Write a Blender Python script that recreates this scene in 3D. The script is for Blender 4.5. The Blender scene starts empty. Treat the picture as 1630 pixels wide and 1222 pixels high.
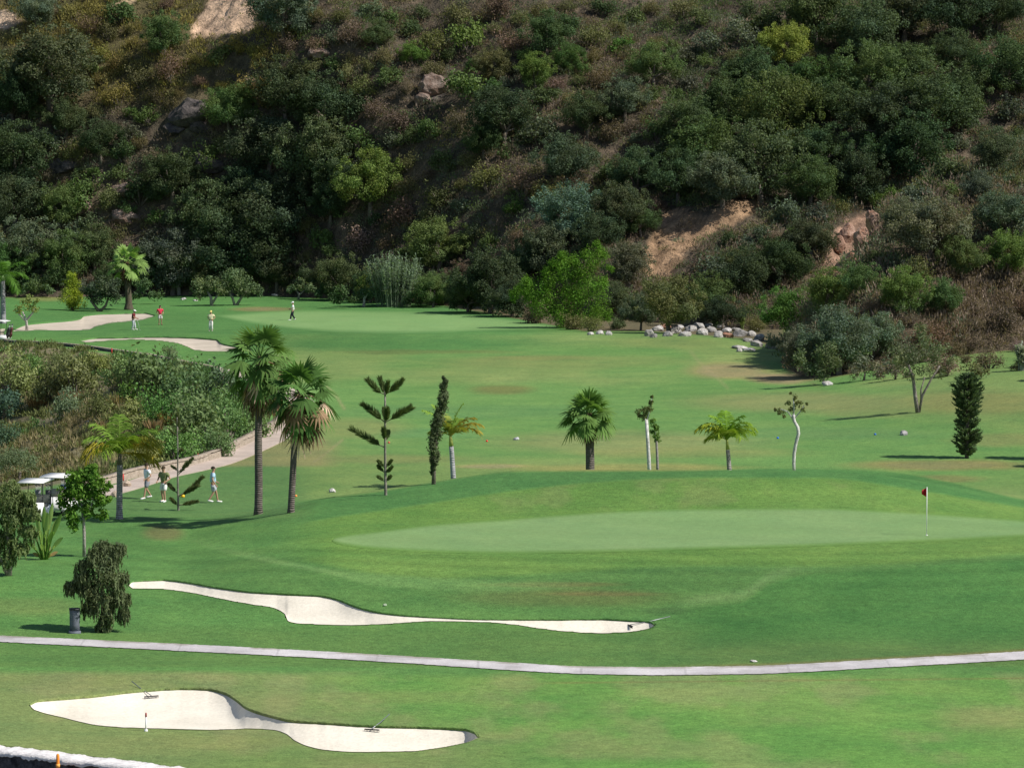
import bpy, bmesh, math, random
import numpy as np
from mathutils import Vector, Matrix, Euler

R = math.radians
rnd = random.Random(7)
npr = np.random.default_rng(11)
scene = bpy.context.scene
COL = scene.collection

# ------------------------------------------------------------------ camera, sky, sun
F, CX, CY, CZ = 6000.0, 815.0, 611.0, 18.0          # focal length in photo pixels, centre, eye height
PITCH = math.atan(407.0 / F)
CP, SP = math.cos(PITCH), math.sin(PITCH)
cam_d = bpy.data.cameras.new("camera")
cam_d.sensor_width = 36.0
cam_d.lens = F / 1630.0 * 36.0
cam_d.clip_start = 1.0
cam_d.clip_end = 5000.0
cam = bpy.data.objects.new("camera", cam_d)
cam.location = (0, 0, CZ)
cam.rotation_euler = (math.pi / 2 - PITCH, 0, 0)
COL.objects.link(cam)
scene.camera = cam

SUN_EL, SUN_AZ = R(47), R(108)                        # azimuth from +Y towards +X
world = bpy.data.worlds.new("World")
scene.world = world
world.use_nodes = True
wn = world.node_tree.nodes
sky = wn.new("ShaderNodeTexSky")
sky.sky_type = 'NISHITA'
sky.sun_disc = False
sky.sun_elevation = SUN_EL
sky.sun_rotation = SUN_AZ
sky.air_density = 1.0
sky.dust_density = 0.6
bg = wn["Background"]
bg.inputs["Strength"].default_value = 0.075
world.node_tree.links.new(sky.outputs[0], bg.inputs["Color"])
sun_d = bpy.data.lights.new("sun", 'SUN')
sun_d.energy = 4.4
sun_d.angle = R(0.5)
sun_d.color = (1.0, 0.95, 0.87)
sun = bpy.data.objects.new("sun", sun_d)
sdir = Vector((math.sin(SUN_AZ) * math.cos(SUN_EL), math.cos(SUN_AZ) * math.cos(SUN_EL), math.sin(SUN_EL)))
sun.rotation_euler = sdir.to_track_quat('Z', 'Y').to_euler()
sun.location = (60, 60, 120)
COL.objects.link(sun)
scene.view_settings.view_transform = 'Standard'
scene.view_settings.look = 'None'
scene.view_settings.exposure = 0.3
scene.view_settings.gamma = 1.0
scene.cycles.max_bounces = 5
scene.cycles.diffuse_bounces = 2
scene.cycles.glossy_bounces = 2
scene.cycles.transmission_bounces = 3
scene.cycles.transparent_max_bounces = 4

# ------------------------------------------------------------------ maths helpers
def smooth(t):
    t = np.clip(t, 0, 1)
    return t * t * (3 - 2 * t)

def _hash(ix, iy, s):
    h = (ix.astype(np.int64) * 374761393 + iy.astype(np.int64) * 668265263 + s * 1442695041) & 0x7fffffff
    h = ((h ^ (h >> 13)) * 1274126177) & 0x7fffffff
    return ((h ^ (h >> 16)) & 0xffff) / 65535.0

def vnoise(x, y, s=0):
    x = np.asarray(x, float); y = np.asarray(y, float)
    ix = np.floor(x); iy = np.floor(y)
    fx = x - ix; fy = y - iy
    fx = fx * fx * (3 - 2 * fx); fy = fy * fy * (3 - 2 * fy)
    a = _hash(ix, iy, s); b = _hash(ix + 1, iy, s); c = _hash(ix, iy + 1, s); d = _hash(ix + 1, iy + 1, s)
    return (a * (1 - fx) + b * fx) * (1 - fy) + (c * (1 - fx) + d * fx) * fy

def fbm(x, y, s=0, o=4):
    v = 0; a = 0.5; t = 0
    for k in range(o):
        v = v + a * vnoise(x, y, s + k * 17); t += a
        x = x * 2.03 + 5.1; y = y * 2.03 + 1.7; a *= 0.5
    return v / t

def pts(l):
    a = np.array(l, float)
    return a[:, 0], a[:, 1]

def hermite(xs, ys, x):
    """smooth monotone-ish interpolation through pixel knots"""
    xs = np.asarray(xs, float); ys = np.asarray(ys, float)
    d = np.diff(ys) / np.diff(xs)
    m = np.zeros_like(ys)
    m[1:-1] = np.where(d[:-1] * d[1:] > 0, 2 * d[:-1] * d[1:] / (d[:-1] + d[1:] + 1e-12), 0)
    m[0], m[-1] = d[0], d[-1]
    x = np.clip(x, xs[0], xs[-1])
    i = np.clip(np.searchsorted(xs, x) - 1, 0, len(xs) - 2)
    h = xs[i + 1] - xs[i]; t = (x - xs[i]) / h
    return ((2 * t**3 - 3 * t**2 + 1) * ys[i] + (t**3 - 2 * t**2 + t) * h * m[i] + (-2 * t**3 + 3 * t**2) * ys[i + 1] + (t**3 - t**2) * h * m[i + 1])

def sdf(poly, x, y):
    """signed distance to a polygon, negative inside"""
    P = np.array(poly, float); x = np.asarray(x, float); y = np.asarray(y, float)
    best = np.full(x.shape, 1e18); inside = np.zeros(x.shape, bool)
    n = len(P)
    for i in range(n):
        ax, ay = P[i]; bx, by = P[(i + 1) % n]
        dx, dy = bx - ax, by - ay
        t = np.clip(((x - ax) * dx + (y - ay) * dy) / (dx * dx + dy * dy + 1e-12), 0, 1)
        best = np.minimum(best, (x - ax - t * dx)**2 + (y - ay - t * dy)**2)
        c = (ay > y) != (by > y)
        with np.errstate(divide='ignore', invalid='ignore'):
            inside ^= c & (x < (bx - ax) * (y - ay) / (by - ay + 1e-12) + ax)
    d = np.sqrt(best)
    return np.where(inside, -d, d)

def proj(X, Y, Z):
    dz = Z - CZ
    dep = Y * CP - dz * SP
    upc = Y * SP + dz * CP
    return CX + F * X / dep, CY - F * upc / dep

def ray(u, v):
    a = (np.asarray(u, float) - CX) / F; b = (CY - np.asarray(v, float)) / F
    return a, CP + b * SP, -SP + b * CP

def flat(u, v, z=0.0):
    a, b, c = ray(u, v)
    t = (z - CZ) / c
    return a * t, b * t

def px(D):
    """photo pixels per metre at distance D"""
    return F / D

# ------------------------------------------------------------------ terrain
RAV = [flat(u, v) for u, v in [(-700, 515), (0, 546), (120, 556), (240, 568), (330, 582), (400, 604), (448, 634), (456, 656),
                               (436, 678), (398, 698), (350, 723), (300, 736), (250, 746), (190, 759), (120, 770), (0, 790), (-700, 830)]]
WALL_A = np.array(flat(-260, 1166, -0.72)); WALL_B = np.array(flat(420, 1240, -0.72))

def wall_side(X, Y):
    d = WALL_B - WALL_A; L = np.hypot(*d)
    n = np.array([-d[1], d[0]]) / L
    return (X - WALL_A[0]) * n[0] + (Y - WALL_A[1]) * n[1]     # positive: the golf course side

CREST_U = [300, 400, 500, 600, 700, 820, 950, 1100, 1250, 1400, 1500, 1630, 1800]
CREST_H = [0.0, 0.3, 0.85, 1.15, 1.45, 1.8, 1.8, 1.8, 1.85, 1.65, 1.2, 0.4, 0.0]
CREST_D = [165, 168, 171, 174, 176, 178, 178, 178, 178, 178, 178, 178, 178]

def zg(X, Y):
    X = np.asarray(X, float); Y = np.asarray(Y, float)
    Ys = np.maximum(Y, 5.0)
    u = CX + F * X / Ys
    z = (fbm(X / 26 + 3, Y / 26, 3, 2) - 0.5) * 0.7 * smooth((Y - 90) / 20)
    ch = np.interp(u, CREST_U, CREST_H); cd = np.interp(u, CREST_U, CREST_D)
    d = Y - cd
    z = z + ch * np.where(d < 0, np.exp(-(d / 7.5)**2 / 2), np.exp(-(d / 4.5)**2 / 2))
    z = z + 0.5 * np.exp(-((Y - 155) / 9)**2 / 2) * smooth((u - 250) / 300)
    z = z - 0.7 * smooth((150 - Y) / 14)
    z = z + 1.9 * smooth((u - 1200) / 480) * smooth((Y - 195) / 55)
    # swales and humps of the far fairway
    z = z + 0.55 * np.exp(-(((u - 700) / 260)**2 + ((Y - 322) / 9)**2) / 2) - 0.35 * np.exp(-(((u - 800) / 200)**2 + ((Y - 262) / 8)**2) / 2)
    z = z + 0.7 * np.exp(-(((u - 1090) / 110)**2 + ((Y - 312) / 9)**2) / 2)
    # bunker faces
    z = z + 0.25 * np.exp(-(((u - 300) / 110)**2 + ((Y - 128.5) / 2.2)**2) / 2)
    r = -sdf(RAV, X, Y)
    z = z - 7.5 * smooth((r - 0.9) / 24) + (fbm(X / 5, Y / 5, 31, 3) - 0.5) * 1.6 * smooth((r - 3) / 5)
    w = wall_side(X, Y)
    z = z - 3.0 * smooth((0.12 - w) / 0.2)
    return z

BASE_U = [-900, 0, 120, 450, 560, 700, 800, 930, 1020, 1100, 1200, 1300, 1400, 1630, 2300]
BASE_D = [400, 404, 407, 404, 397, 389, 381, 366, 354, 345, 340, 340, 346, 362, 390]
_bu = np.linspace(-900, 2300, 641); _bd = np.interp(_bu, BASE_U, BASE_D)
_k = np.exp(-(np.arange(-60, 61) / 22.0)**2 / 2); _k /= _k.sum()
BASE_S = np.convolve(np.pad(_bd, 60, mode='edge'), _k, 'valid')
SPUR = [(1225, 600, 287), (1270, 535, 289), (1330, 425, 294), (1400, 335, 301), (1500, 285, 308), (1630, 232, 316), (1900, 150, 332), (2400, 60, 350)]
SPX, SPY, SPZ = [], [], []
for _u, _v, _d in SPUR:
    SPX.append((_u - CX) / F * _d); SPY.append(_d); SPZ.append(CZ - _d * (_v - 204) / F)
SPX = [SPX[0] - 4] + SPX; SPY = [SPY[0] - 2] + SPY; SPZ = [-3.0] + SPZ
SBU = [1200, 1235, 1290, 1400, 1530, 1630, 2300]
SBD = [292, 284, 264, 266, 270, 271, 290]

def zh(X, Y):
    X = np.asarray(X, float); Y = np.asarray(Y, float)
    Ys = np.maximum(Y, 5.0)
    u = CX + F * X / Ys
    b0 = np.interp(u, _bu, BASE_S)
    b1 = np.clip(384 - 0.017 * u, 340, 388)
    w = smooth((Y - b0) / 18) * 0.9
    d = Y - (b0 * (1 - w) + b1 * w) - (fbm(X / 9, Y / 9, 77, 2) - 0.5) * 7
    sl = 0.60 + 0.10 * np.sin(u / 330.0)
    n = (fbm(X / 19, Y / 15, 41, 4) - 0.5) * 5.5
    gul = np.abs(fbm(X / 24 + Y / 60, Y / 40, 59, 3) - 0.5) * 2
    z1 = sl * d + (n + 2.2 * (gul - 0.35)) * smooth(d / 14)
    z1 = np.where(z1 > 70, 70 + 25 * (1 - np.exp(-(z1 - 70) / 25)), z1)
    z1 = np.where(d < 0, np.maximum(d * 0.8, -14.0), z1)
    cy = np.interp(X, SPX, SPY); cz = np.interp(X, SPX, SPZ)
    by = np.interp(u, SBU, SBD)
    dd = Y - cy
    fs = np.maximum(cz, 0.5) / np.maximum(cy - by, 6.0)
    rise = np.clip(1 + dd / np.maximum(cy - by, 6.0), 0, 1)
    z2 = np.where(dd < 0, cz + dd * fs, cz - 0.75 * dd)
    # convex front face
    z2 = z2 + np.where(dd < 0, np.maximum(cz, 0) * 0.25 * np.sin(rise * math.pi), 0)
    z2 = z2 + (fbm(X / 6, Y / 8, 91, 4) - 0.5) * 2.6 * smooth((z2 + 0.4) / 3)
    z2 = z2 - 2.0 * np.maximum(0, SPX[0] + 3 - X)
    z2 = np.maximum(z2, -14.0)
    k = 1.2
    return np.maximum(z1, z2) + k * 0.25 * np.maximum(0, 1 - np.abs(z1 - z2) / k)**2

def zt(X, Y):
    return np.maximum(zg(X, Y), zh(X, Y))

def hit_ground(u, v, off=0.0):
    """where the line of sight through a photo pixel meets the course (gentle slopes only)"""
    u = np.asarray(u, float); v = np.asarray(v, float)
    z = np.zeros(np.broadcast(u, v).shape)
    for _ in range(14):
        X, Y = flat(u, v, z)
        z = 0.5 * z + 0.5 * (zg(X, Y) + off)
    X, Y = flat(u, v, z)
    return X, Y, z

def hit(u, v, t0=90.0, t1=520.0, step=0.8):
    """first meeting of the lines of sight with the whole terrain"""
    u = np.atleast_1d(np.asarray(u, float)); v = np.atleast_1d(np.asarray(v, float))
    a, b, c = ray(u, v)
    ts = np.full(u.shape, t1); done = np.zeros(u.shape, bool)
    prev = None
    for t in np.arange(t0, t1, step):
        idx = np.where(~done)[0]
        if len(idx) == 0: break
        zz = CZ + c[idx] * t
        below = zz < zt(a[idx] * t, b[idx] * t)
        ts[idx[below]] = t; done[idx[below]] = True
    lo = ts - step; hi = ts.copy()
    for _ in range(9):
        m = (lo + hi) / 2
        bl = CZ + c * m < zt(a * m, b * m)
        hi = np.where(bl, m, hi); lo = np.where(bl, lo, m)
    return a * hi, b * hi, CZ + c * hi

_gx = np.arange(-120, 130.1, 0.5); _gy = np.arange(85, 480.1, 0.5)
HF = zt(*np.meshgrid(_gx, _gy))
_ts = np.arange(88, 470, 0.25)

def zfast(X, Y):
    i = np.clip((np.asarray(X) + 120) / 0.5, 0, len(_gx) - 1.001); j = np.clip((np.asarray(Y) - 85) / 0.5, 0, len(_gy) - 1.001)
    a, b = i.astype(int), j.astype(int); p, q = i - a, j - b
    return (HF[b, a] * (1 - p) + HF[b, a + 1] * p) * (1 - q) + (HF[b + 1, a] * (1 - p) + HF[b + 1, a + 1] * p) * q

def at(u, v):
    a, b, c = (float(k) for k in ray(u, v))
    below = CZ + c * _ts < zfast(a * _ts, b * _ts)
    k = int(below.argmax()) if below.any() else len(_ts) - 1
    t = _ts[k] - 0.12
    return Vector((a * t, b * t, float(zt(np.array([a * t]), np.array([b * t]))[0])))

def at_depth(u, D):
    """a ground point at distance D on the column u (for feet hidden behind the mound)"""
    X = (u - CX) / F * D; z = 0.0
    for _ in range(4):
        dep = D * CP + (CZ - z) * SP
        X = (u - CX) / F * dep
        z = float(zt(X, D))
    return Vector((X, D, z))

def on_plane(u, v, Y):
    """the point at distance Y seen through the pixel"""
    a, b, c = ray(u, v)
    t = Y / b
    return Vector((float(a * t), float(Y), float(CZ + c * t)))

# ------------------------------------------------------------------ mesh helpers
class MB:
    def __init__(s):
        s.V = []; s.Q = []; s.T = []; s.C = []; s.n = 0
    def add(s, V, Q=None, T=None, c=(1, 1, 1)):
        V = np.asarray(V, float).reshape(-1, 3)
        c = np.asarray(c, float)
        if c.ndim == 1: c = np.tile(c, (len(V), 1))
        s.V.append(V); s.C.append(c)
        if Q is not None and len(Q): s.Q.append(np.asarray(Q, int) + s.n)
        if T is not None and len(T): s.T.append(np.asarray(T, int) + s.n)
        s.n += len(V)
    def tube(s, P, r, n=7, c=(1, 1, 1), cap=True):
        P = [Vector(p) for p in P]
        if not hasattr(r, '__len__'): r = [r] * len(P)
        V = []; up = Vector((0.13, 0.31, 0.94)).normalized()
        for i, p in enumerate(P):
            t = (P[min(i + 1, len(P) - 1)] - P[max(i - 1, 0)]).normalized()
            a = t.cross(up)
            if a.length < 0.05: a = t.cross(Vector((1, 0, 0)))
            a.normalize(); b = t.cross(a)
            for k in range(n):
                th = 2 * math.pi * k / n
                V.append(p + (a * math.cos(th) + b * math.sin(th)) * r[i])
        Q = [[i * n + k, i * n + (k + 1) % n, (i + 1) * n + (k + 1) % n, (i + 1) * n + k] for i in range(len(P) - 1) for k in range(n)]
        T = []
        if cap:
            V.append(P[-1]); e = len(V) - 1; o = (len(P) - 1) * n
            T = [[o + k, o + (k + 1) % n, e] for k in range(n)]
            V.append(P[0]); e = len(V) - 1
            T += [[(k + 1) % n, k, e] for k in range(n)]
        s.add([tuple(v) for v in V], Q, T, c)
    def box(s, lo, hi, c=(1, 1, 1), rot=None, org=(0, 0, 0)):
        x0, y0, z0 = lo; x1, y1, z1 = hi
        V = [Vector(v) for v in [(x0, y0, z0), (x1, y0, z0), (x1, y1, z0), (x0, y1, z0), (x0, y0, z1), (x1, y0, z1), (x1, y1, z1), (x0, y1, z1)]]
        if rot is not None: V = [rot @ v for v in V]
        V = [tuple(v + Vector(org)) for v in V]
        s.add(V, [[0, 3, 2, 1], [4, 5, 6, 7], [0, 1, 5, 4], [1, 2, 6, 5], [2, 3, 7, 6], [3, 0, 4, 7]], None, c)
    def mesh(s, name, smooth_shade=False, mat=None):
        me = bpy.data.meshes.new(name)
        V = np.concatenate(s.V) if s.V else np.zeros((0, 3))
        C = np.concatenate(s.C) if s.C else np.zeros((0, 3))
        Q = np.concatenate(s.Q) if s.Q else np.zeros((0, 4), int)
        T = np.concatenate(s.T) if s.T else np.zeros((0, 3), int)
        me.vertices.add(len(V)); me.vertices.foreach_set('co', V.astype(np.float32).ravel())
        nl = Q.size + T.size
        me.loops.add(nl)
        me.loops.foreach_set('vertex_index', np.concatenate([Q.ravel(), T.ravel()]).astype(np.int32))
        me.polygons.add(len(Q) + len(T))
        st = np.concatenate([np.arange(len(Q)) * 4, Q.size + np.arange(len(T)) * 3]).astype(np.int32)
        me.polygons.foreach_set('loop_start', st)
        me.update(calc_edges=True)
        ca = me.color_attributes.new('Col', 'FLOAT_COLOR', 'POINT')
        ca.data.foreach_set('color', np.hstack([C, np.ones((len(C), 1))]).astype(np.float32).ravel())
        if smooth_shade:
            me.polygons.foreach_set('use_smooth', np.ones(len(me.polygons), bool))
        if mat: me.materials.append(mat)
        return me
    def build(s, name, mat, parent=None, smooth_shade=False, color=None):
        o = bpy.data.objects.new(name, s.mesh(name, smooth_shade, mat))
        COL.objects.link(o)
        if parent: o.parent = parent
        if color: o.color = (*color, 1)
        return o

def tag(o, label=None, cat=None, group=None, kind=None):
    if label: o['label'] = label
    if cat: o['category'] = cat
    if group: o['group'] = group
    if kind: o['kind'] = kind
    return o

def thing(name, label, cat, loc=(0, 0, 0), rz=0.0, group=None):
    o = bpy.data.objects.new(name, None); COL.objects.link(o)
    o.location = loc; o.rotation_euler = (0, 0, rz); o.empty_display_size = 0.3
    return tag(o, label, cat, group)

def part(name, me, parent, color=None):
    o = bpy.data.objects.new(name, me); COL.objects.link(o); o.parent = parent
    if color: o.color = (*color, 1)
    return o

def unit(a):
    return a / (np.linalg.norm(a, axis=-1, keepdims=True) + 1e-9)

def leaf_quads(mb, P, N, size, col, rng, asp=0.5, up=None):
    """pointed leaf-shaped faces at P facing N"""
    n = len(P)
    rv = rng.normal(size=(n, 3)) if up is None else np.asarray(up, float) + rng.normal(size=(n, 3)) * 0.25
    t = unit(rv - (rv * N).sum(1, keepdims=True) * N)
    b = np.cross(N, t)
    s = np.asarray(size, float).reshape(-1, 1) * np.ones((n, 1))
    V = np.stack([P - t * s * 0.5, P + b * s * asp * 0.5 - t * s * 0.05, P + t * s * 0.5, P - b * s * asp * 0.5 - t * s * 0.05], 1).reshape(-1, 3)
    mb.add(V, np.arange(4 * n).reshape(n, 4), None, np.repeat(np.asarray(col) * np.ones((n, 3)), 4, 0))

def clump(mb, c, r, n, size, rng, col=(1, 1, 1), squash=(1, 1, 1), out=1.0, fill=0.45, asp=0.6, jit=0.16):
    """a clump of leaves round c, leaves facing mostly outwards"""
    d = unit(rng.normal(size=(n, 3)))
    rr = r * (fill + (1 - fill) * rng.random((n, 1))**0.7) * (0.85 + 0.3 * rng.random((n, 1)))
    P = np.asarray(c) + d * rr * np.asarray(squash)
    N = unit(d * out + rng.normal(size=(n, 3)) * 0.65 + np.array([0, 0, 0.25]))
    cc = np.asarray(col) * (1 + rng.normal(size=(n, 1)) * jit)
    leaf_quads(mb, P, N, size * (0.7 + 0.6 * rng.random(n)), np.clip(cc, 0.004, 3), rng, asp)

# ------------------------------------------------------------------ materials
def nt(name):
    m = bpy.data.materials.new(name); m.use_nodes = True
    return m, m.node_tree.nodes, m.node_tree.links, m.node_tree.nodes["Principled BSDF"]

def mix_rgb(N, L, a, b, mode='MULTIPLY', fac=1.0):
    x = N.new("ShaderNodeMix"); x.data_type = 'RGBA'; x.blend_type = mode
    x.inputs[0].default_value = fac
    for s, i in ((a, 6), (b, 7)):
        if hasattr(s, 'is_linked'): L.new(s, x.inputs[i])
        else: x.inputs[i].default_value = (*s, 1)
    return x.outputs[2]

def ramp(N, L, src, stops):
    r = N.new("ShaderNodeValToRGB"); L.new(src, r.inputs[0])
    e = r.color_ramp.elements
    while len(e) < len(stops): e.new(0.5)
    for k, (p, c) in enumerate(stops):
        e[k].position = p; e[k].color = (*c, 1) if hasattr(c, '__len__') else (c, c, c, 1)
    return r.outputs[0]

def noise(N, L, scale, detail=4, rough=0.55, coord='Object', vec=None):
    t = N.new("ShaderNodeTexNoise"); t.inputs['Scale'].default_value = scale
    t.inputs['Detail'].default_value = detail; t.inputs['Roughness'].default_value = rough
    if vec is None:
        c = N.new("ShaderNodeTexCoord"); vec = c.outputs[coord]
    L.new(vec, t.inputs['Vector'])
    return t.outputs[0]

def foliage_mat():
    m, N, L, P = nt("foliage")
    at_ = N.new("ShaderNodeVertexColor"); at_.layer_name = 'Col'
    oi = N.new("ShaderNodeObjectInfo")
    c = mix_rgb(N, L, at_.outputs[0], oi.outputs['Color'])
    v = N.new("ShaderNodeMapRange"); L.new(oi.outputs['Random'], v.inputs[0]); v.inputs[3].default_value = 1.25; v.inputs[4].default_value = 1.75
    h = N.new("ShaderNodeHueSaturation"); L.new(c, h.inputs['Color']); L.new(v.outputs[0], h.inputs['Value']); h.inputs['Saturation'].default_value = 1.0
    v2 = N.new("ShaderNodeMapRange"); L.new(oi.outputs['Random'], v2.inputs[0]); v2.inputs[3].default_value = 0.515; v2.inputs[4].default_value = 0.485
    L.new(v2.outputs[0], h.inputs['Hue'])
    P.inputs['Roughness'].default_value = 0.7
    P.inputs['Specular IOR Level'].default_value = 0.08
    L.new(h.outputs[0], P.inputs['Base Color'])
    tr = N.new("ShaderNodeBsdfTranslucent")
    L.new(mix_rgb(N, L, h.outputs[0], (1.1, 1.15, 0.6)), tr.inputs[0])
    mx = N.new("ShaderNodeMixShader"); mx.inputs[0].default_value = 0.33
    L.new(P.outputs[0], mx.inputs[1]); L.new(tr.outputs[0], mx.inputs[2])
    L.new(mx.outputs[0], N["Material Output"].inputs[0])
    return m
FOL = foliage_mat()

def bark_mat():
    m, N, L, P = nt("bark")
    at_ = N.new("ShaderNodeVertexColor"); at_.layer_name = 'Col'
    oi = N.new("ShaderNodeObjectInfo")
    c = mix_rgb(N, L, at_.outputs[0], oi.outputs['Color'])
    n = noise(N, L, 6, 5)
    c = mix_rgb(N, L, c, ramp(N, L, n, [(0.3, 0.55), (0.7, 1.25)]))
    L.new(c, P.inputs['Base Color']); P.inputs['Roughness'].default_value = 0.9; P.inputs['Specular IOR Level'].default_value = 0.15
    b = N.new("ShaderNodeBump"); b.inputs['Distance'].default_value = 0.04; b.inputs['Strength'].default_value = 0.8
    L.new(noise(N, L, 14, 4), b.inputs['Height']); L.new(b.outputs[0], P.inputs['Normal'])
    return m
BARK = bark_mat()

def palm_bark_mat():
    m, N, L, P = nt("ringed_palm_bark")
    at_ = N.new("ShaderNodeVertexColor"); at_.layer_name = 'Col'
    oi = N.new("ShaderNodeObjectInfo")
    c = mix_rgb(N, L, at_.outputs[0], oi.outputs['Color'])
    w = N.new("ShaderNodeTexWave"); w.bands_direction = 'Z'; w.inputs['Scale'].default_value = 3.4; w.inputs['Distortion'].default_value = 5.0; w.inputs['Detail'].default_value = 2
    co = N.new("ShaderNodeTexCoord"); L.new(co.outputs['Object'], w.inputs['Vector'])
    c = mix_rgb(N, L, c, ramp(N, L, w.outputs[0], [(0.1, 0.82), (0.6, 1.08)]))
    c = mix_rgb(N, L, c, ramp(N, L, noise(N, L, 5, 4), [(0.35, 0.7), (0.7, 1.2)]))
    L.new(c, P.inputs['Base Color']); P.inputs['Roughness'].default_value = 0.9; P.inputs['Specular IOR Level'].default_value = 0.15
    b = N.new("ShaderNodeBump"); b.inputs['Distance'].default_value = 0.03
    L.new(w.outputs[0], b.inputs['Height']); L.new(b.outputs[0], P.inputs['Normal'])
    return m
PBARK = palm_bark_mat()

def grass_mat(name, amp=1.0, bump=0.05):
    m, N, L, P = nt(name)
    at_ = N.new("ShaderNodeVertexColor"); at_.layer_name = 'Col'
    geo = N.new("ShaderNodeNewGeometry"); vec = geo.outputs['Position']
    a = ramp(N, L, noise(N, L, 0.33, 5, 0.62, vec=vec), [(0.28, (1 - 0.20 * amp, 1 - 0.13 * amp, 1 - 0.12 * amp)), (0.72, (1 + 0.24 * amp, 1 + 0.11 * amp, 1 + 0.10 * amp))])
    c = mix_rgb(N, L, at_.outputs[0], a)
    b_ = ramp(N, L, noise(N, L, 3.2, 6, 0.7, vec=vec), [(0.25, 1 - 0.30 * amp), (0.75, 1 + 0.30 * amp)])
    c = mix_rgb(N, L, c, b_)
    d_ = ramp(N, L, noise(N, L, 14, 4, 0.75, vec=vec), [(0.3, 1 - 0.38 * amp), (0.7, 1 + 0.38 * amp)])
    c = mix_rgb(N, L, c, d_)
    L.new(c, P.inputs['Base Color']); P.inputs['Roughness'].default_value = 0.8; P.inputs['Specular IOR Level'].default_value = 0.12
    b = N.new("ShaderNodeBump"); b.inputs['Distance'].default_value = bump; b.inputs['Strength'].default_value = 0.7
    L.new(noise(N, L, 7, 6, 0.7, vec=vec), b.inputs['Height']); L.new(b.outputs[0], P.inputs['Normal'])
    return m
GRASS = grass_mat("mown_grass")
GREEN = grass_mat("green_turf", 0.45, 0.015)

def soil_mat():
    m, N, L, P = nt("hill_soil")
    at_ = N.new("ShaderNodeVertexColor"); at_.layer_name = 'Col'
    geo = N.new("ShaderNodeNewGeometry"); vec = geo.outputs['Position']
    c = mix_rgb(N, L, at_.outputs[0], ramp(N, L, noise(N, L, 1.1, 6, 0.65, vec=vec), [(0.3, 0.55), (0.7, 1.4)]))
    c = mix_rgb(N, L, c, ramp(N, L, noise(N, L, 6, 4, 0.65, vec=vec), [(0.3, (0.65, 0.66, 0.68)), (0.7, (1.3, 1.26, 1.2))]))
    L.new(c, P.inputs['Base Color']); P.inputs['Roughness'].default_value = 0.95; P.inputs['Specular IOR Level'].default_value = 0.1
    b = N.new("ShaderNodeBump"); b.inputs['Distance'].default_value = 0.5; b.inputs['Strength'].default_value = 0.9
    L.new(noise(N, L, 1.8, 7, 0.7, vec=vec), b.inputs['Height']); L.new(b.outputs[0], P.inputs['Normal'])
    return m
SOIL = soil_mat()

def plain(name, c, rough=0.7, var=0.15, scale=8, spec=0.3, metal=0.0, bump=0.0, attr=False):
    m, N, L, P = nt(name)
    n = noise(N, L, scale, 5)
    k = ramp(N, L, n, [(0.3, 1 - var), (0.7, 1 + var)])
    src = c
    if attr:
        at_ = N.new("ShaderNodeVertexColor"); at_.layer_name = 'Col'
        src = mix_rgb(N, L, at_.outputs[0], c)
    L.new(mix_rgb(N, L, src, k), P.inputs['Base Color'])
    P.inputs['Roughness'].default_value = rough; P.inputs['Specular IOR Level'].default_value = spec; P.inputs['Metallic'].default_value = metal
    if bump:
        b = N.new("ShaderNodeBump"); b.inputs['Distance'].default_value = bump
        L.new(noise(N, L, scale * 1.7, 5, 0.65), b.inputs['Height']); L.new(b.outputs[0], P.inputs['Normal'])
    return m

def sand_mat(name, c):
    m, N, L, P = nt(name)
    geo = N.new("ShaderNodeNewGeometry"); vec = geo.outputs['Position']
    k = mix_rgb(N, L, c, ramp(N, L, noise(N, L, 0.5, 4, vec=vec), [(0.3, (0.86, 0.845, 0.82)), (0.7, (1.07, 1.06, 1.05))]))
    k = mix_rgb(N, L, k, ramp(N, L, noise(N, L, 9, 5, 0.7, vec=vec), [(0.3, 0.86), (0.7, 1.09)]))
    L.new(k, P.inputs['Base Color']); P.inputs['Roughness'].default_value = 0.95; P.inputs['Specular IOR Level'].default_value = 0.1
    b = N.new("ShaderNodeBump"); b.inputs['Distance'].default_value = 0.02; b.inputs['Strength'].default_value = 0.5
    L.new(noise(N, L, 4, 6, 0.7, vec=vec), b.inputs['Height'])
    L.new(b.outputs[0], P.inputs['Normal'])
    return m
SAND = sand_mat("bunker_sand", (0.74, 0.695, 0.60))
SAND_FAR = sand_mat("pale_grey_sand", (0.52, 0.46, 0.38))

def path_mat(name, c):
    m, N, L, P = nt(name)
    geo = N.new("ShaderNodeNewGeometry"); vec = geo.outputs['Position']
    k = mix_rgb(N, L, c, ramp(N, L, noise(N, L, 0.6, 5, 0.6, vec=vec), [(0.3, 0.8), (0.7, 1.15)]))
    k = mix_rgb(N, L, k, ramp(N, L, noise(N, L, 12, 4, 0.7, vec=vec), [(0.3, 0.86), (0.7, 1.12)]))
    at_ = N.new("ShaderNodeVertexColor"); at_.layer_name = 'Col'
    k = mix_rgb(N, L, k, at_.outputs[0])
    L.new(k, P.inputs['Base Color']); P.inputs['Roughness'].default_value = 0.9; P.inputs['Specular IOR Level'].default_value = 0.15
    b = N.new("ShaderNodeBump"); b.inputs['Distance'].default_value = 0.01
    L.new(noise(N, L, 25, 4, vec=vec), b.inputs['Height']); L.new(b.outputs[0], P.inputs['Normal'])
    return m
PATH = path_mat("grey_concrete", (0.51, 0.492, 0.49))
PATH2 = path_mat("buff_concrete", (0.47, 0.39, 0.335))

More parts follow.
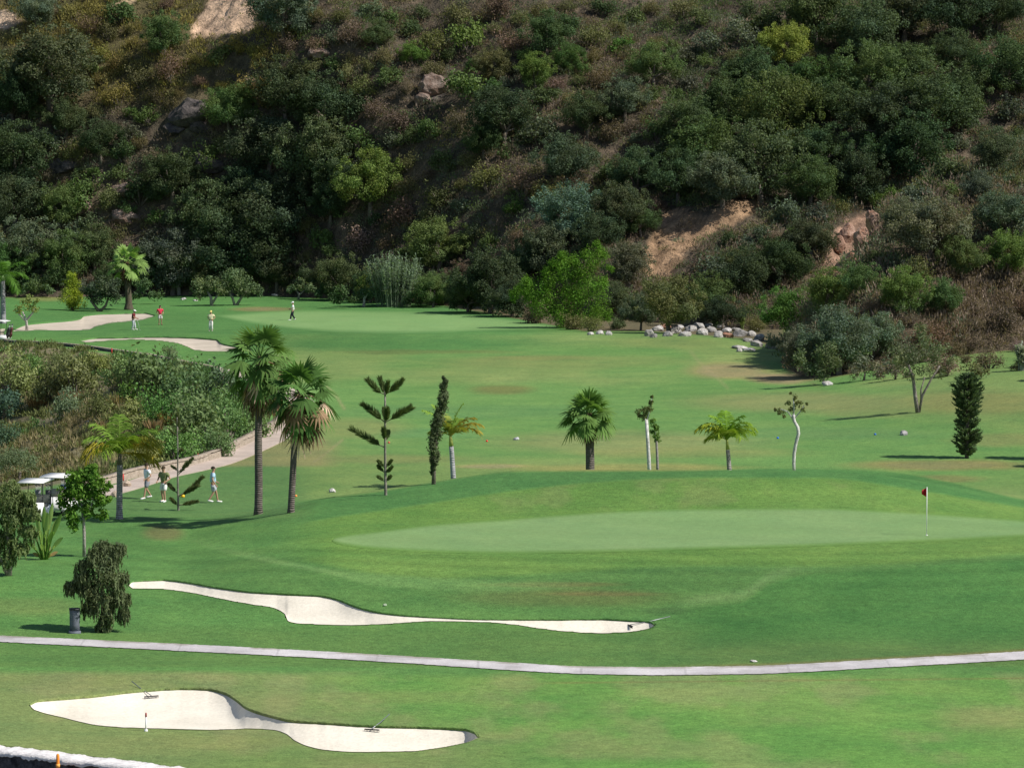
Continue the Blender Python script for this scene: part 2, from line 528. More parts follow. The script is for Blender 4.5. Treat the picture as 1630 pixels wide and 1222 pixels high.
def rock_mat(name, c1, c2, scale=1.6):
    m, N, L, P = nt(name)
    oi = N.new("ShaderNodeObjectInfo")
    k = ramp(N, L, noise(N, L, scale, 6, 0.65), [(0.35, c1), (0.68, c2)])
    k = mix_rgb(N, L, k, oi.outputs['Color'])
    k = mix_rgb(N, L, k, ramp(N, L, noise(N, L, scale * 6, 4), [(0.3, 0.7), (0.7, 1.2)]))
    L.new(k, P.inputs['Base Color']); P.inputs['Roughness'].default_value = 0.92; P.inputs['Specular IOR Level'].default_value = 0.15
    b = N.new("ShaderNodeBump"); b.inputs['Distance'].default_value = 0.12
    L.new(noise(N, L, scale * 3, 6, 0.7), b.inputs['Height']); L.new(b.outputs[0], P.inputs['Normal'])
    return m
ROCK = rock_mat("red_grey_rock", (0.22, 0.14, 0.10), (0.42, 0.33, 0.27))
ROCK_DARK = rock_mat("dark_rock", (0.06, 0.055, 0.055), (0.20, 0.17, 0.15))
BOULDER = rock_mat("white_limestone", (0.36, 0.33, 0.30), (0.62, 0.60, 0.58), 1.2)
STONE = rock_mat("rubble_stone", (0.32, 0.26, 0.2), (0.5, 0.42, 0.34), 3)
STONE_DARK_SHADED = rock_mat("dark_and_shaded_rubble", (0.045, 0.045, 0.05), (0.24, 0.22, 0.22), 4.5)  # dark stone of the near wall; painted shade on the far ravine wall
WHITE_RENDER = plain("pale_mortar", (0.72, 0.69, 0.68), 0.9, 0.16, 5, bump=0.04)

# ------------------------------------------------------------------ outlines read off the photograph (photo pixels -> ground)
B1T = [(47, 1122), (60, 1115), (100, 1111), (150, 1107), (190, 1102), (230, 1098), (290, 1095), (330, 1096), (358, 1103), (375, 1113), (392, 1126), (430, 1139), (460, 1146), (520, 1150), (600, 1155), (680, 1157), (738, 1160), (755, 1166), (761, 1174)]
B1B = [(47, 1122), (55, 1130), (100, 1142), (160, 1155), (200, 1158), (260, 1160), (330, 1162), (400, 1160), (435, 1162), (455, 1168), (470, 1179), (490, 1188), (520, 1194), (570, 1197), (650, 1196), (700, 1190), (742, 1182), (761, 1174)]
B2T = [(204, 931), (212, 925), (260, 923), (290, 926), (350, 936), (400, 942), (450, 945), (510, 948), (537, 954), (565, 965), (600, 974), (650, 980), (700, 983), (780, 986), (870, 986), (950, 985), (1010, 988), (1034, 990), (1043, 996)]
B2B = [(204, 931), (212, 937), (260, 938), (300, 943), (350, 953), (400, 962), (432, 967), (453, 977), (459, 989), (480, 993), (560, 995), (620, 993), (660, 990), (690, 988.5), (735, 989.5), (780, 991), (820, 994.5), (850, 999), (900, 1005), (950, 1008), (1000, 1006), (1030, 1001), (1043, 996)]
B3T = [(18, 528), (40, 518), (75, 514), (110, 511), (128, 508), (134, 503), (170, 500), (230, 499), (247, 503)]
B3B = [(18, 528), (60, 526), (100, 526), (140, 525), (152, 520), (180, 514), (222, 510), (247, 503)]
B4T = [(127, 543), (150, 539), (200, 538), (240, 537), (300, 538), (345, 541), (352, 547), (372, 552), (400, 556)]
B4B = [(127, 543), (137, 545), (170, 543), (210, 541), (240, 542), (280, 546), (300, 553), (312, 558), (350, 560), (400, 559)]
GRT = [(528, 860), (533, 855), (550, 851), (600, 845), (700, 833), (800, 826), (900, 818), (1000, 812), (1100, 809), (1200, 808), (1300, 808), (1400, 812), (1500, 818), (1630, 827), (1750, 836)]
GRB = [(528, 860), (533, 864), (550, 868), (600, 874), (700, 879), (800, 881), (900, 880), (1000, 878), (1100, 875), (1200, 872), (1300, 869), (1400, 865), (1500, 861), (1630, 854), (1750, 846)]
PTT = [(-700, 985), (-100, 1007), (0, 1012), (200, 1021), (400, 1031), (600, 1042), (800, 1054), (930, 1061), (1050, 1062), (1200, 1060), (1400, 1050), (1630, 1037), (1900, 1018), (2500, 970)]
PTB = [(-700, 995), (-100, 1017), (0, 1022), (200, 1032), (400, 1042), (600, 1053), (800, 1066), (930, 1073), (1050, 1075), (1200, 1073), (1400, 1063), (1630, 1050), (1900, 1031), (2500, 982)]
FGT = [(330, 502), (350, 500), (430, 494), (520, 492), (600, 493), (700, 496), (780, 503), (850, 512), (905, 522)]
FGB = [(330, 502), (350, 506), (400, 516), (470, 525), (540, 530), (620, 532), (700, 531), (780, 528), (850, 526), (905, 522)]
SPANS = [(B1T, B1B, 0.6), (B2T, B2B, 0.6), (B3T, B3B, 0.5), (B4T, B4B, 0.5), (GRT, GRB, 0.06), (FGT, FGB, 0.06)]

def curves(T, B, u):
    tx, ty = pts(T); bx, by = pts(B)
    t = hermite(tx, ty, u); b = hermite(bx, by, u)
    if id(T) in RAGGED:      # slightly ragged grass edge of a bunker
        taper = smooth((u - tx[0]) / 8) * smooth((tx[-1] - u) / 8)
        t = t + (fbm(u / 13, u * 0, 3, 2) - 0.5) * 0.5 * taper; b = b + (fbm(u / 15, u * 0, 9, 2) - 0.5) * 0.8 * taper
    if T is PTT:
        t = t + (fbm(u / 6, u * 0, 21, 3) - 0.5) * 1.0; b = b + (fbm(u / 6, u * 0, 27, 3) - 0.5) * 1.0
    return t, b
RAGGED = {id(B1T), id(B2T), id(B3T), id(B4T)}

def span_depth(T, B, u, v):
    tx, ty = pts(T); bx, by = pts(B)
    t, b = curves(T, B, u)
    d = np.minimum(v - t + (1.9 if id(T) in RAGGED else 0), b - v - (1.0 if id(T) in RAGGED else 0))
    return np.where((u > tx[0]) & (u < tx[-1]), d, -1)

def paint(c, mask, col):
    m = np.clip(mask, 0, 1)[..., None]
    return c * (1 - m) + np.asarray(col, float) * m

def ell(u, v, cu, cv, ru, rv, soft=1.0):
    return smooth((1 - np.sqrt(((u - cu) / ru)**2 + ((v - cv) / rv)**2)) * 1.6 / soft)

def ground_colour(X, Y, Z):
    u, v = proj(X, Y, Z)
    n1 = fbm(X / 7, Y / 16, 5, 4); n2 = fbm(X / 2.2, Y / 5, 15, 4); n3 = fbm(X / 18, Y / 35, 25, 3)
    wob = (n2 - 0.5) * 8
    c = np.ones(X.shape + (3,)) * np.array((0.088, 0.205, 0.058))
    # near fairway below the path
    c = paint(c, smooth((v - 1068) / 14), (0.105, 0.245, 0.058))
    c = paint(c, smooth((v - 1068) / 14) * smooth((n1 - 0.45) * 4) * 0.7, (0.145, 0.245, 0.070))
    c = paint(c, smooth((n3 - 0.38) * 4) * smooth((v - 1064) / 12) * smooth((1000 - u) / 400) * 0.8, (0.165, 0.21, 0.085))
    c = paint(c, smooth((fbm(X / 2.2, Y / 6, 35, 5) - 0.48) * 4) * smooth((v - 1064) / 12) * 0.4, (0.22, 0.23, 0.115))
    for cu, cv, ru, rv, k in [(300, 1180, 260, 16, .7), (110, 1085, 160, 16, .6), (650, 1110, 190, 14, .5), (1570, 1145, 130, 26, .75), (560, 1215, 180, 14, .5), (960, 1195, 120, 22, .5), (100, 1195, 200, 16, .5)]:
        c = paint(c, ell(u, v + wob, cu, cv, ru, rv) * k * 0.6 * (0.4 + n2), (0.18, 0.215, 0.085))
    # hollow and verge between the bunker and the path
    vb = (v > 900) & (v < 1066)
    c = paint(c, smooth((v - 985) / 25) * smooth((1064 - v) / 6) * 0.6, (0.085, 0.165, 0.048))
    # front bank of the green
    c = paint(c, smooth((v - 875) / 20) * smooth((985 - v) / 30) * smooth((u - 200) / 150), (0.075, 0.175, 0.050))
    c = paint(c, ell(u, v + wob, 900, 950, 230, 22) * 0.4, (0.13, 0.13, 0.05))
    c = paint(c, ell(u, v + wob * .4, 880, 930, 150, 6) * 0.4, (0.19, 0.12, 0.06))
    c = paint(c, ell(u, v + wob * .4, 960, 945, 130, 5) * 0.35, (0.18, 0.12, 0.06))
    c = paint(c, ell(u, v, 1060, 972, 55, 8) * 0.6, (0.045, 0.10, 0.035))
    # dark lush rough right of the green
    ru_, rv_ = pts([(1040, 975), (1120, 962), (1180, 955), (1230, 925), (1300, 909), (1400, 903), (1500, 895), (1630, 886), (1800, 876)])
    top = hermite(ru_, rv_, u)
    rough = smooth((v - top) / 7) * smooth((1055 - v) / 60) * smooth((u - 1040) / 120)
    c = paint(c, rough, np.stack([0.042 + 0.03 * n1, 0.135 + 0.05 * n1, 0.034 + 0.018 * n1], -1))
    sweep_highlight = np.exp(-((v - top + 9) / 8)**2) * smooth((u - 1060) / 60) * smooth((1330 - u) / 120)
    c = paint(c, sweep_highlight * 0.5, (0.15, 0.26, 0.10))  # bright highlight along the bank's curve, painted into the grass colour
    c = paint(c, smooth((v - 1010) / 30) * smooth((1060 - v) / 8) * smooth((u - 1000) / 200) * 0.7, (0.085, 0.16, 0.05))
    # collar round the green
    au, av = pts([(400, 870), (480, 832), (600, 812), (700, 797), (815, 780), (950, 766), (1100, 759), (1300, 759), (1470, 780), (1630, 806), (1800, 830)])
    ct = hermite(au, av, u)
    bu, bv = pts([(400, 870), (500, 900), (700, 925), (900, 915), (1100, 905), (1300, 906), (1630, 886), (1800, 876)])
    cb = hermite(bu, bv, u)
    col = smooth((v - ct) / 4) * smooth((cb - v) / 10) * smooth((u - 430) / 120)
    mid = np.stack([0.088 + 0.045 * n1, 0.205 + 0.03 * n1, 0.045 + 0.018 * n1], -1)
    c = paint(c, col, mid)
    c = paint(c, smooth((n2 - 0.5) * 5) * col * 0.45 * smooth((830 - v) / 30), (0.17, 0.225, 0.085))
    # curved mower lines on the left shoulder
    for k in range(6):
        lu, lv = pts([(270 + k * 22, 838 + k * 2), (330 + k * 20, 868 + k * 4), (430 + k * 18, 893 + k * 3), (600, 915 + k * 3), (800, 924 + k * 3), (1000, 922 + k * 2)])
        ln = hermite(lu, lv, u)
        c = paint(c, np.exp(-((v - ln) / 3.0)**2) * smooth((u - lu[0]) / 60) * smooth((1000 - u) / 250) * 0.35, (0.13, 0.25, 0.085))
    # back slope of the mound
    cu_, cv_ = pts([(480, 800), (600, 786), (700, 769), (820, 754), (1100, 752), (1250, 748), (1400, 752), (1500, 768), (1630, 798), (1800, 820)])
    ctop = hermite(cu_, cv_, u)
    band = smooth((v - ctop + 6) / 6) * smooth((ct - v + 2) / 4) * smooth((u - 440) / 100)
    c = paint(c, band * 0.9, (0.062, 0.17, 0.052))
    # fairway beyond
    far = smooth((ctop - v - 1) / 5)
    y_band = smooth((v - 520) / 20)
    yel = np.stack([0.115 + 0.075 * n1, 0.225 + 0.03 * n1, 0.066 + 0.03 * n1], -1)
    c = paint(c, far * smooth((u - 400) / 60) * y_band, yel)
    gr = smooth((n3 - 0.42) * 6)
    c = paint(c, far * gr * 0.75 * smooth((v - 540) / 20), (0.095, 0.222, 0.064))
    for cu, cv, ru, rv, col_, k in [
        (760, 655, 330, 16, (0.095, 0.205, 0.072), .7), (1000, 703, 300, 24, (0.195, 0.232, 0.098), .85), (640, 545, 330, 20, (0.058, 0.17, 0.05), .9),
        (1330, 690, 230, 14, (0.095, 0.20, 0.07), .8), (1280, 640, 260, 22, (0.185, 0.222, 0.092), .9), (680, 690, 110, 10, (0.095, 0.215, 0.08), .8),
        (800, 620, 70, 10, (0.13, 0.13, 0.05), .8), (860, 570, 130, 6, (0.17, 0.16, 0.07), .5), (680, 560, 200, 5, (0.11, 0.14, 0.05), .6),
        (1160, 590, 90, 18, (0.26, 0.22, 0.11), .9), (1240, 602, 70, 13, (0.27, 0.21, 0.12), .9), (560, 680, 120, 22, (0.19, 0.215, 0.085), .7), (1080, 720, 260, 12, (0.20, 0.22, 0.085), .6), (900, 575, 300, 14, (0.17, 0.215, 0.08), .6), (1000, 745, 260, 10, (0.24, 0.23, 0.085), .7),
        (780, 742, 80, 5, (0.30, 0.26, 0.13), .8), (620, 730, 160, 10, (0.19, 0.20, 0.085), .6), (1500, 740, 200, 12, (0.21, 0.18, 0.08), .8),
        (1560, 640, 170, 26, (0.19, 0.20, 0.08), .7), (1380, 655, 120, 14, (0.17, 0.20, 0.08), .5), (1600, 700, 120, 14, (0.18, 0.19, 0.08), .6),
        (1060, 545, 120, 12, (0.15, 0.21, 0.075), .7), (1180, 690, 330, 7, (0.11, 0.21, 0.075), .4), (1500, 762, 90, 8, (0.22, 0.16, 0.08), .5)]:
        c = paint(c, far * ell(u, v + wob * 0.6, cu, cv, ru, rv) * k * (0.85 if col_[0] > 0.12 and cu < 1100 else 0.95), col_)
    # thin worn tracks
    for line, w_, k in [([(520, 615), (535, 630), (548, 650)], 2.2, .5), ([(545, 700), (520, 720), (500, 735)], 2.0, .6), ([(1100, 560), (1112, 575), (1140, 600), (1158, 617)], 2.4, .3)]:
        d = np.full(u.shape, 1e9)
        for (x0, y0), (x1, y1) in zip(line[:-1], line[1:]):
            t = np.clip(((u - x0) * (x1 - x0) + (v - y0) * (y1 - y0)) / ((x1 - x0)**2 + (y1 - y0)**2), 0, 1)
            d = np.minimum(d, np.hypot(u - x0 - t * (x1 - x0), v - y0 - t * (y1 - y0)))
        c = paint(c, np.exp(-(d / w_)**2) * k, (0.28, 0.26, 0.14))
    # tee by the path, left
    c = paint(c, smooth((510 - u) / 60) * smooth((v - 738 - (u - 330) * -0.02) / 5) * smooth((835 - v) / 20), (0.088, 0.185, 0.062))
    c = paint(c, smooth((560 - u) / 60) * smooth((745 - v) / 6) * smooth((v - 690) / 14) * smooth((u - 300) / 60) * 0.8, (0.20, 0.20, 0.095))
    # lawn round the far green, left
    c = paint(c, smooth((540 - v) / 12) * smooth((900 - u) / 80), (0.075, 0.19, 0.058))
    c = paint(c, ell(u, v + wob * .3, 420, 492, 70, 5) * 0.8, (0.19, 0.17, 0.08))
    c = paint(c, ell(u, v + wob * .3, 70, 474, 60, 8) * 0.8, (0.19, 0.22, 0.08))
    # left corner by the carts
    c = paint(c, smooth((290 - u) / 90) * smooth((v - 800) / 30) * smooth((1010 - v) / 10) * 0.6, (0.072, 0.175, 0.050))
    c = paint(c, ell(u, v + wob, 260, 848, 45, 16) * 0.7, (0.14, 0.13, 0.06))
    c = paint(c, ell(u, v + wob, 40, 965, 130, 20) * 0.5, (0.14, 0.19, 0.065))
    c = paint(c, np.exp(-((v - 1087 - (u - 815) * -0.01) / 1.4)**2) * smooth((u - 830) / 80) * 0.45, (0.17, 0.14, 0.06))
    # reddish verge of the path
    pt = hermite(*pts(PTT), u)
    c = paint(c, np.exp(-((v - pt + 2) / 2.5)**2) * smooth((u - 1000) / 200) * 0.5, (0.18, 0.13, 0.06))
    # ravine floor: dry earth and straw
    r = -sdf(RAV, X, Y)
    rav = smooth((r - 0.6) / 1.2)
    earth = np.stack([0.12 + 0.12 * n2, 0.115 + 0.10 * n2, 0.065 + 0.06 * n2], -1)
    c = paint(c, rav, earth)
    # earth at the foot of the wall, and under the trees along the hill foot
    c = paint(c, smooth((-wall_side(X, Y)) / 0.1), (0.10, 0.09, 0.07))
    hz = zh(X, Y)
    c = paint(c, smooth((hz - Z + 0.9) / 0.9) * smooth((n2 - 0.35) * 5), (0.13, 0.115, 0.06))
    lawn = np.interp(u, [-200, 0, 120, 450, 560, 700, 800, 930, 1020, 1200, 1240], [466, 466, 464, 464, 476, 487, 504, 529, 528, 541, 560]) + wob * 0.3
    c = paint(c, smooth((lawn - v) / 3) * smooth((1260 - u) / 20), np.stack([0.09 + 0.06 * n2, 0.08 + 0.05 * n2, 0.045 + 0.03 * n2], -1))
    # rings of the mower round the near green
    dx = (X - 10.0) / 21.0; dy = (Y - 163.5) / 9.5
    rr = np.sqrt(dx * dx + dy * dy) * 9.5
    ring = 0.5 + 0.5 * np.sin(rr * 2.9 + (n3 - 0.5) * 5)
    rm = smooth((rr - 9.0) / 2) * smooth((21 - rr) / 6) * smooth((175 - Y) / 6)
    c = c * (1 + (rm * (ring - 0.5) * 0.16))[..., None]
    # broad uneven growth everywhere
    c = c * (1 + ((n1 - 0.5) * 0.22 + (n3 - 0.5) * 0.25))[..., None]
    g_ = (c[..., 1] > c[..., 0] * 1.05)[..., None]
    c = np.where(g_, c * np.array([1.05, 1.02, 0.93]), c)
    return np.clip(c, 0.01, 1)

def grid_quads(nr, nc):
    i = np.arange(nr - 1)[:, None] * nc + np.arange(nc - 1)[None]
    return np.stack([i, i + 1, i + nc + 1, i + nc], -1).reshape(-1, 4)

def build_ground():
    us = np.concatenate([np.linspace(-5000, -120, 50), np.arange(-110, 1741, 3.0), np.linspace(1760, 6600, 50)])
    vs = np.concatenate([np.arange(1236, 452, -1.25)])
    Yr = np.concatenate([np.linspace(-60, 90, 22), (F * CZ) / (vs - 204), np.linspace(445, 700, 14)])
    Yr = np.unique(Yr)
    U, Y = np.meshgrid(us, Yr)
    X = (U - CX) / F * np.maximum(Y, 40)
    Z = zg(X, Y)
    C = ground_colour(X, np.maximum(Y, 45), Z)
    pu, pv = proj(X, np.maximum(Y, 45), Z)
    for T, B, drop in SPANS:
        Z = Z - drop * smooth((span_depth(T, B, pu, pv) - (0.5 if drop > 0.1 else 0)) / (1.8 if drop > 0.1 else 3.0))
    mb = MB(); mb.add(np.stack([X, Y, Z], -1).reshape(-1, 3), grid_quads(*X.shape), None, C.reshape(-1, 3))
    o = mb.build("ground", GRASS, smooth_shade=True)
    tag(o, "mown golf course grass of fairway, rough and mounds", "grass", kind="structure")
build_ground()

def sheet(name, T, B, mat, label, cat, step=2.0, M=12, lip=0.0, bowl=0.0, off=0.0, colour=None, u0=None, u1=None, bow=None):
    tx, ty = pts(T); bx, by = pts(B)
    us = np.arange(max(tx[0], u0 if u0 is not None else -1e9), min(tx[-1], u1 if u1 is not None else 1e9) + 0.01, step)
    t, b = curves(T, B, us)
    s = np.linspace(0, 1, M)[:, None]
    if name == 'putting_green': s = 0.5 - 0.5 * np.cos(math.pi * s)
    v = t[None] * (1 - s) + b[None] * s
    X, Y, Z = hit_ground(us[None] + 0 * v, v)
    width = np.clip((b - t) / 25, 0, 1)[None]
    rim = smooth(np.minimum(v - t[None], b[None] - v) / 3.0) if name == "putting_green" else 1.0
    Z = Z + 0.002 + off * rim - lip * (1 - s)**1.5 * (0.35 + 0.65 * width) - bowl * np.sin(math.pi * s) * width + (0.02 * s if lip > 0 else 0)
    if bow is not None: Z = Z + bow(us[None] + 0 * v, s)
    C = np.ones(X.shape + (3,)) if colour is None else colour(X, Y, Z)
    if name == "putting_green":
        ed = smooth(np.minimum(v - t[None], b[None] - v) / 6.5)[..., None]
        C = C * ed + ground_colour(X, Y, Z) * (1 - ed)
    mb = MB(); mb.add(np.stack([X, Y, Z], -1).reshape(-1, 3), grid_quads(*X.shape)[:, ::-1], None, C.reshape(-1, 3))
    o = tag(mb.build(name, mat, smooth_shade=True), label, cat, kind="structure")
    if lip > 0:      # the cut turf face along the far edge
        E = np.stack(hit_ground(us, t), -1); K = np.stack(hit_ground(us, t - 4.5), -1)
        jit = (vnoise(us / 1.7, us * 0, 7) - 0.5)[:, None]
        e = E + np.array([0, -0.02, 0.012]) + jit * np.array([0, 0, 0.03]); f = E + np.array([0, 0.06, 0]); f[:, 2] = np.minimum(Z[0] - 0.05, e[:, 2] - 0.05)
        K[:, 2] -= 0.01; n = len(us)
        lb = MB(); V = np.vstack([K, (K + e) / 2, e, f]); V[n:2 * n, 2] += 0.012
        cc = ground_colour(np.tile(K[:, 0], 4), np.tile(K[:, 1], 4), np.tile(K[:, 2], 4))
        lb.add(V, [[r * n + i, r * n + i + 1, (r + 1) * n + i + 1, (r + 1) * n + i] for r in (0, 1, 2) for i in range(n - 1)], None, cc)
        lb.build("turf_lip", GRASS, o)
    return o

sheet("sand_bunker", B1T, B1B, SAND, "large hourglass bunker of white sand nearest to the viewer", "bunker", lip=0.065, bowl=0.50)
sheet("sand_bunker", B2T, B2B, SAND, "long thin white sand bunker in front of the near green", "bunker", lip=0.05, bowl=0.38)
sheet("sand_bunker", B3T, B3B, SAND_FAR, "grey sand bunker behind the golfer in dark red", "bunker", lip=0.06, bowl=0.2)
sheet("sand_bunker", B4T, B4B, SAND_FAR, "grey sand bunker at the edge of the ravine", "bunker", lip=0.08, bowl=0.25)

def green_colour(X, Y, Z):
    n = fbm(X / 5, Y / 9, 61, 4)
    st = 0.5 + 0.5 * np.tanh(3 * np.sin((X * 0.35 + Y) * 1.2))
    c = np.stack([0.158 + 0.035 * n, 0.275 + 0.02 * n, 0.098 + 0.022 * n], -1)
    return c * (0.975 + 0.05 * st[..., None])
sheet("putting_green", GRT, GRB, GREEN, "pale close mown putting green with the flagstick", "putting green", step=4, M=16, off=0.012, colour=green_colour)
sheet("putting_green", FGT, FGB, GREEN, "distant pale putting green where four golfers stand", "putting green", step=4, M=12, off=0.012,
      colour=lambda X, Y, Z: green_colour(X, Y, Z) * np.array((1.0, 1.06, 1.0)))

def slab_joints(X, Y, Z):
    j = np.abs(((X + 300) / 3.6) % 1 - 0.5) > 0.49
    streak = 0.92 + 0.16 * fbm(X / 4, Y * 2.2, 83, 3)
    tone = 0.94 + 0.12 * _hash(np.floor((X + 300) / 3.6 + 0.5), 0 * X, 5)
    c = np.ones(X.shape + (3,)) * np.array((1.0, 0.985, 1.0)) * (streak * tone)[..., None]
    c[j] *= 0.80
    pu, pv = proj(X, Y, Z)
    t_, b_ = curves(PTT, PTB, pu)
    e = np.minimum(pv - t_, b_ - pv)
    st = fbm(X / 1.1, Y / 1.1, 87, 4)
    c = paint(c, smooth((1.8 - e) / 1.8) * smooth((st - 0.42) * 6) * 0.8, (0.52, 0.50, 0.38))
    c = paint(c, smooth((st - 0.6) * 8) * 0.35, (0.62, 0.60, 0.58))
    return c
sheet("cart_path", PTT, PTB, PATH, "grey concrete cart path curving across the near grass", "path", step=2.0, M=8, off=0.025, colour=slab_joints)

def ribbon(P, widths, off, mat, name, label, cat):
    P = np.array(P)
    q = []
    for i in range(len(P) - 1):      # Catmull-Rom
        p0, p1, p2, p3 = P[max(i - 1, 0)], P[i], P[i + 1], P[min(i + 2, len(P) - 1)]
        for t in np.linspace(0, 1, 10, endpoint=False):
            q.append(0.5 * ((2 * p1) + (-p0 + p2) * t + (2 * p0 - 5 * p1 + 4 * p2 - p3) * t**2 + (-p0 + 3 * p1 - 3 * p2 + p3) * t**3))
    q = np.array(q + [P[-1]])
    d = unit(np.gradient(q, axis=0)); nrm = np.stack([-d[:, 1], d[:, 0]], -1)
    w = np.interp(np.linspace(0, 1, len(q)), np.linspace(0, 1, len(widths)), widths)
    s = np.linspace(-0.5, 0.5, 9)
    X = q[:, 0][:, None] + nrm[:, 0][:, None] * s * w[:, None]; Y = q[:, 1][:, None] + nrm[:, 1][:, None] * s * w[:, None]
    Zc = zg(X, Y).max(1, keepdims=True)
    Z = np.maximum(zg(X, Y), Zc - 0.25) + off
    mb = MB(); mb.add(np.stack([X, Y, Z], -1).reshape(-1, 3), grid_quads(*X.shape), None)
    # thickness at both edges
    for k in (0, 8):
        e = np.stack([X[:, k], Y[:, k], Z[:, k]], -1); f = e - np.array([0, 0, 0.5])
        n = len(e); V = np.vstack([e, f]); mb.add(V, [[i, i + 1, n + i + 1, n + i] for i in range(n - 1)])
    return tag(mb.build(name, mat, smooth_shade=True), label, cat, kind="structure")
MIDP = [flat(u, v) for u, v in [(40, 797), (110, 790), (160, 782), (210, 770), (255, 758), (300, 749), (350, 737), (400, 717), (440, 697), (468, 678), (484, 660), (484, 644), (470, 630), (445, 616), (412, 603), (375, 591), (335, 582), (305, 576)]]
ribbon(MIDP, [1.9, 1.7, 1.6, 1.6, 1.7, 1.6, 1.6, 1.6], 0.05, PATH2, "cart_path", "buff cart path bending round the ravine behind the two palms", "path")

# ------------------------------------------------------------------ hillside
SCAR = [(335, -12), (412, -12), (408, 30), (400, 48), (385, 54), (362, 52), (340, 58), (318, 60), (297, 66), (308, 42), (322, 20)]
SCAR2 = [(-40, 15), (22, 18), (33, 36), (10, 46), (-40, 52)]
TRACK = [(100, 42), (150, 28), (185, 15), (225, 0), (240, -12), (215, -12), (180, 8), (145, 22)]
OCHRE = [(1004, 424), (1026, 392), (1046, 350), (1075, 332), (1122, 344), (1150, 330), (1166, 318), (1225, 322), (1190, 346), (1150, 362), (1122, 378), (1098, 400), (1075, 428), (1068, 450), (1030, 440)]
DARKROCK = [(262, 192), (300, 168), (332, 170), (330, 200), (300, 220), (268, 214)]
DARKROCK2 = [(664, 152), (690, 128), (712, 120), (706, 150), (682, 168)]
REDROCK = [(1316, 392), (1346, 350), (1396, 330), (1404, 352), (1392, 388), (1352, 412), (1342, 440), (1310, 462), (1306, 430)]
GREYROCK = [(60, 300), (120, 255), (165, 300), (250, 330), (240, 360), (120, 360), (70, 330)]

def hill_colour(X, Y, Z):
    u, v = proj(X, Y, Z)
    n1 = fbm(X / 5, Y / 5 + Z / 5, 105, 4); n2 = fbm(X / 1.8, Y / 2 + Z / 2, 115, 4)
    w = (n2 - 0.5) * 26
    c = np.stack([0.058 + 0.075 * n1, 0.050 + 0.062 * n1, 0.037 + 0.046 * n1], -1)
    c = paint(c, smooth((n2 - 0.60) * 8) * 0.6, (0.23, 0.175, 0.125))
    c = paint(c, smooth((420 - u) / 150) * smooth((200 - v) / 60) * 0.7, (0.13, 0.115, 0.05))
    c = paint(c, smooth((u - 1180) / 60) * smooth((v - 330) / 60) * 0.6, (0.12, 0.095, 0.06))
    for poly, col in [(SCAR, (0.66, 0.47, 0.33)), (SCAR2, (0.56, 0.42, 0.31)), (TRACK, (0.36, 0.27, 0.17)), (OCHRE, (0.38, 0.255, 0.16)), (REDROCK, (0.34, 0.22, 0.16)),
                      (DARKROCK, (0.13, 0.12, 0.085)), (DARKROCK2, (0.22, 0.19, 0.17)), (GREYROCK, (0.15, 0.125, 0.085))]:
        s = sdf(poly, u + w * .5, v + w * .4)
        c = paint(c, smooth((2 - s) / 5), np.asarray(col) * (0.45 + 0.4 * n1[..., None] + 0.75 * n2[..., None]))
    return np.clip(c, 0.01, 1)

def build_hill():
    xs = np.concatenate([np.arange(-190, -72, 2.5), np.arange(-72, 80, 0.42), np.arange(80, 200, 2.5)])
    ys = np.concatenate([np.arange(258, 470, 0.5), np.arange(470, 640, 5)])
    X, Y = np.meshgrid(xs, ys)
    Z = zh(X, Y)
    u, v = proj(X, Y, Z)
    rocky = smooth((4 - np.minimum(np.minimum(sdf(OCHRE, u, v), sdf(REDROCK, u, v)), np.minimum(sdf(GREYROCK, u, v), sdf(SCAR, u, v)))) / 8)
    Z = Z + rocky * (np.abs(fbm(X / 2.2, Y / 2.2, 201, 4) - 0.5) * 3.0 - 0.5)
    C = hill_colour(X, Y, Z)
    mb = MB(); keep = (Z > zg(X, Y) - 1.3).ravel()
    Q = grid_quads(*X.shape); Q = Q[keep[Q].all(1)]
    used = np.unique(Q); re = np.zeros(X.size, int); re[used] = np.arange(len(used))
    mb.add(np.stack([X, Y, Z], -1).reshape(-1, 3)[used], re[Q], None, C.reshape(-1, 3)[used])
    tag(mb.build("hillside", SOIL, smooth_shade=True), "steep brown hillside with bare earth and scrub", "hill", kind="structure")
build_hill()

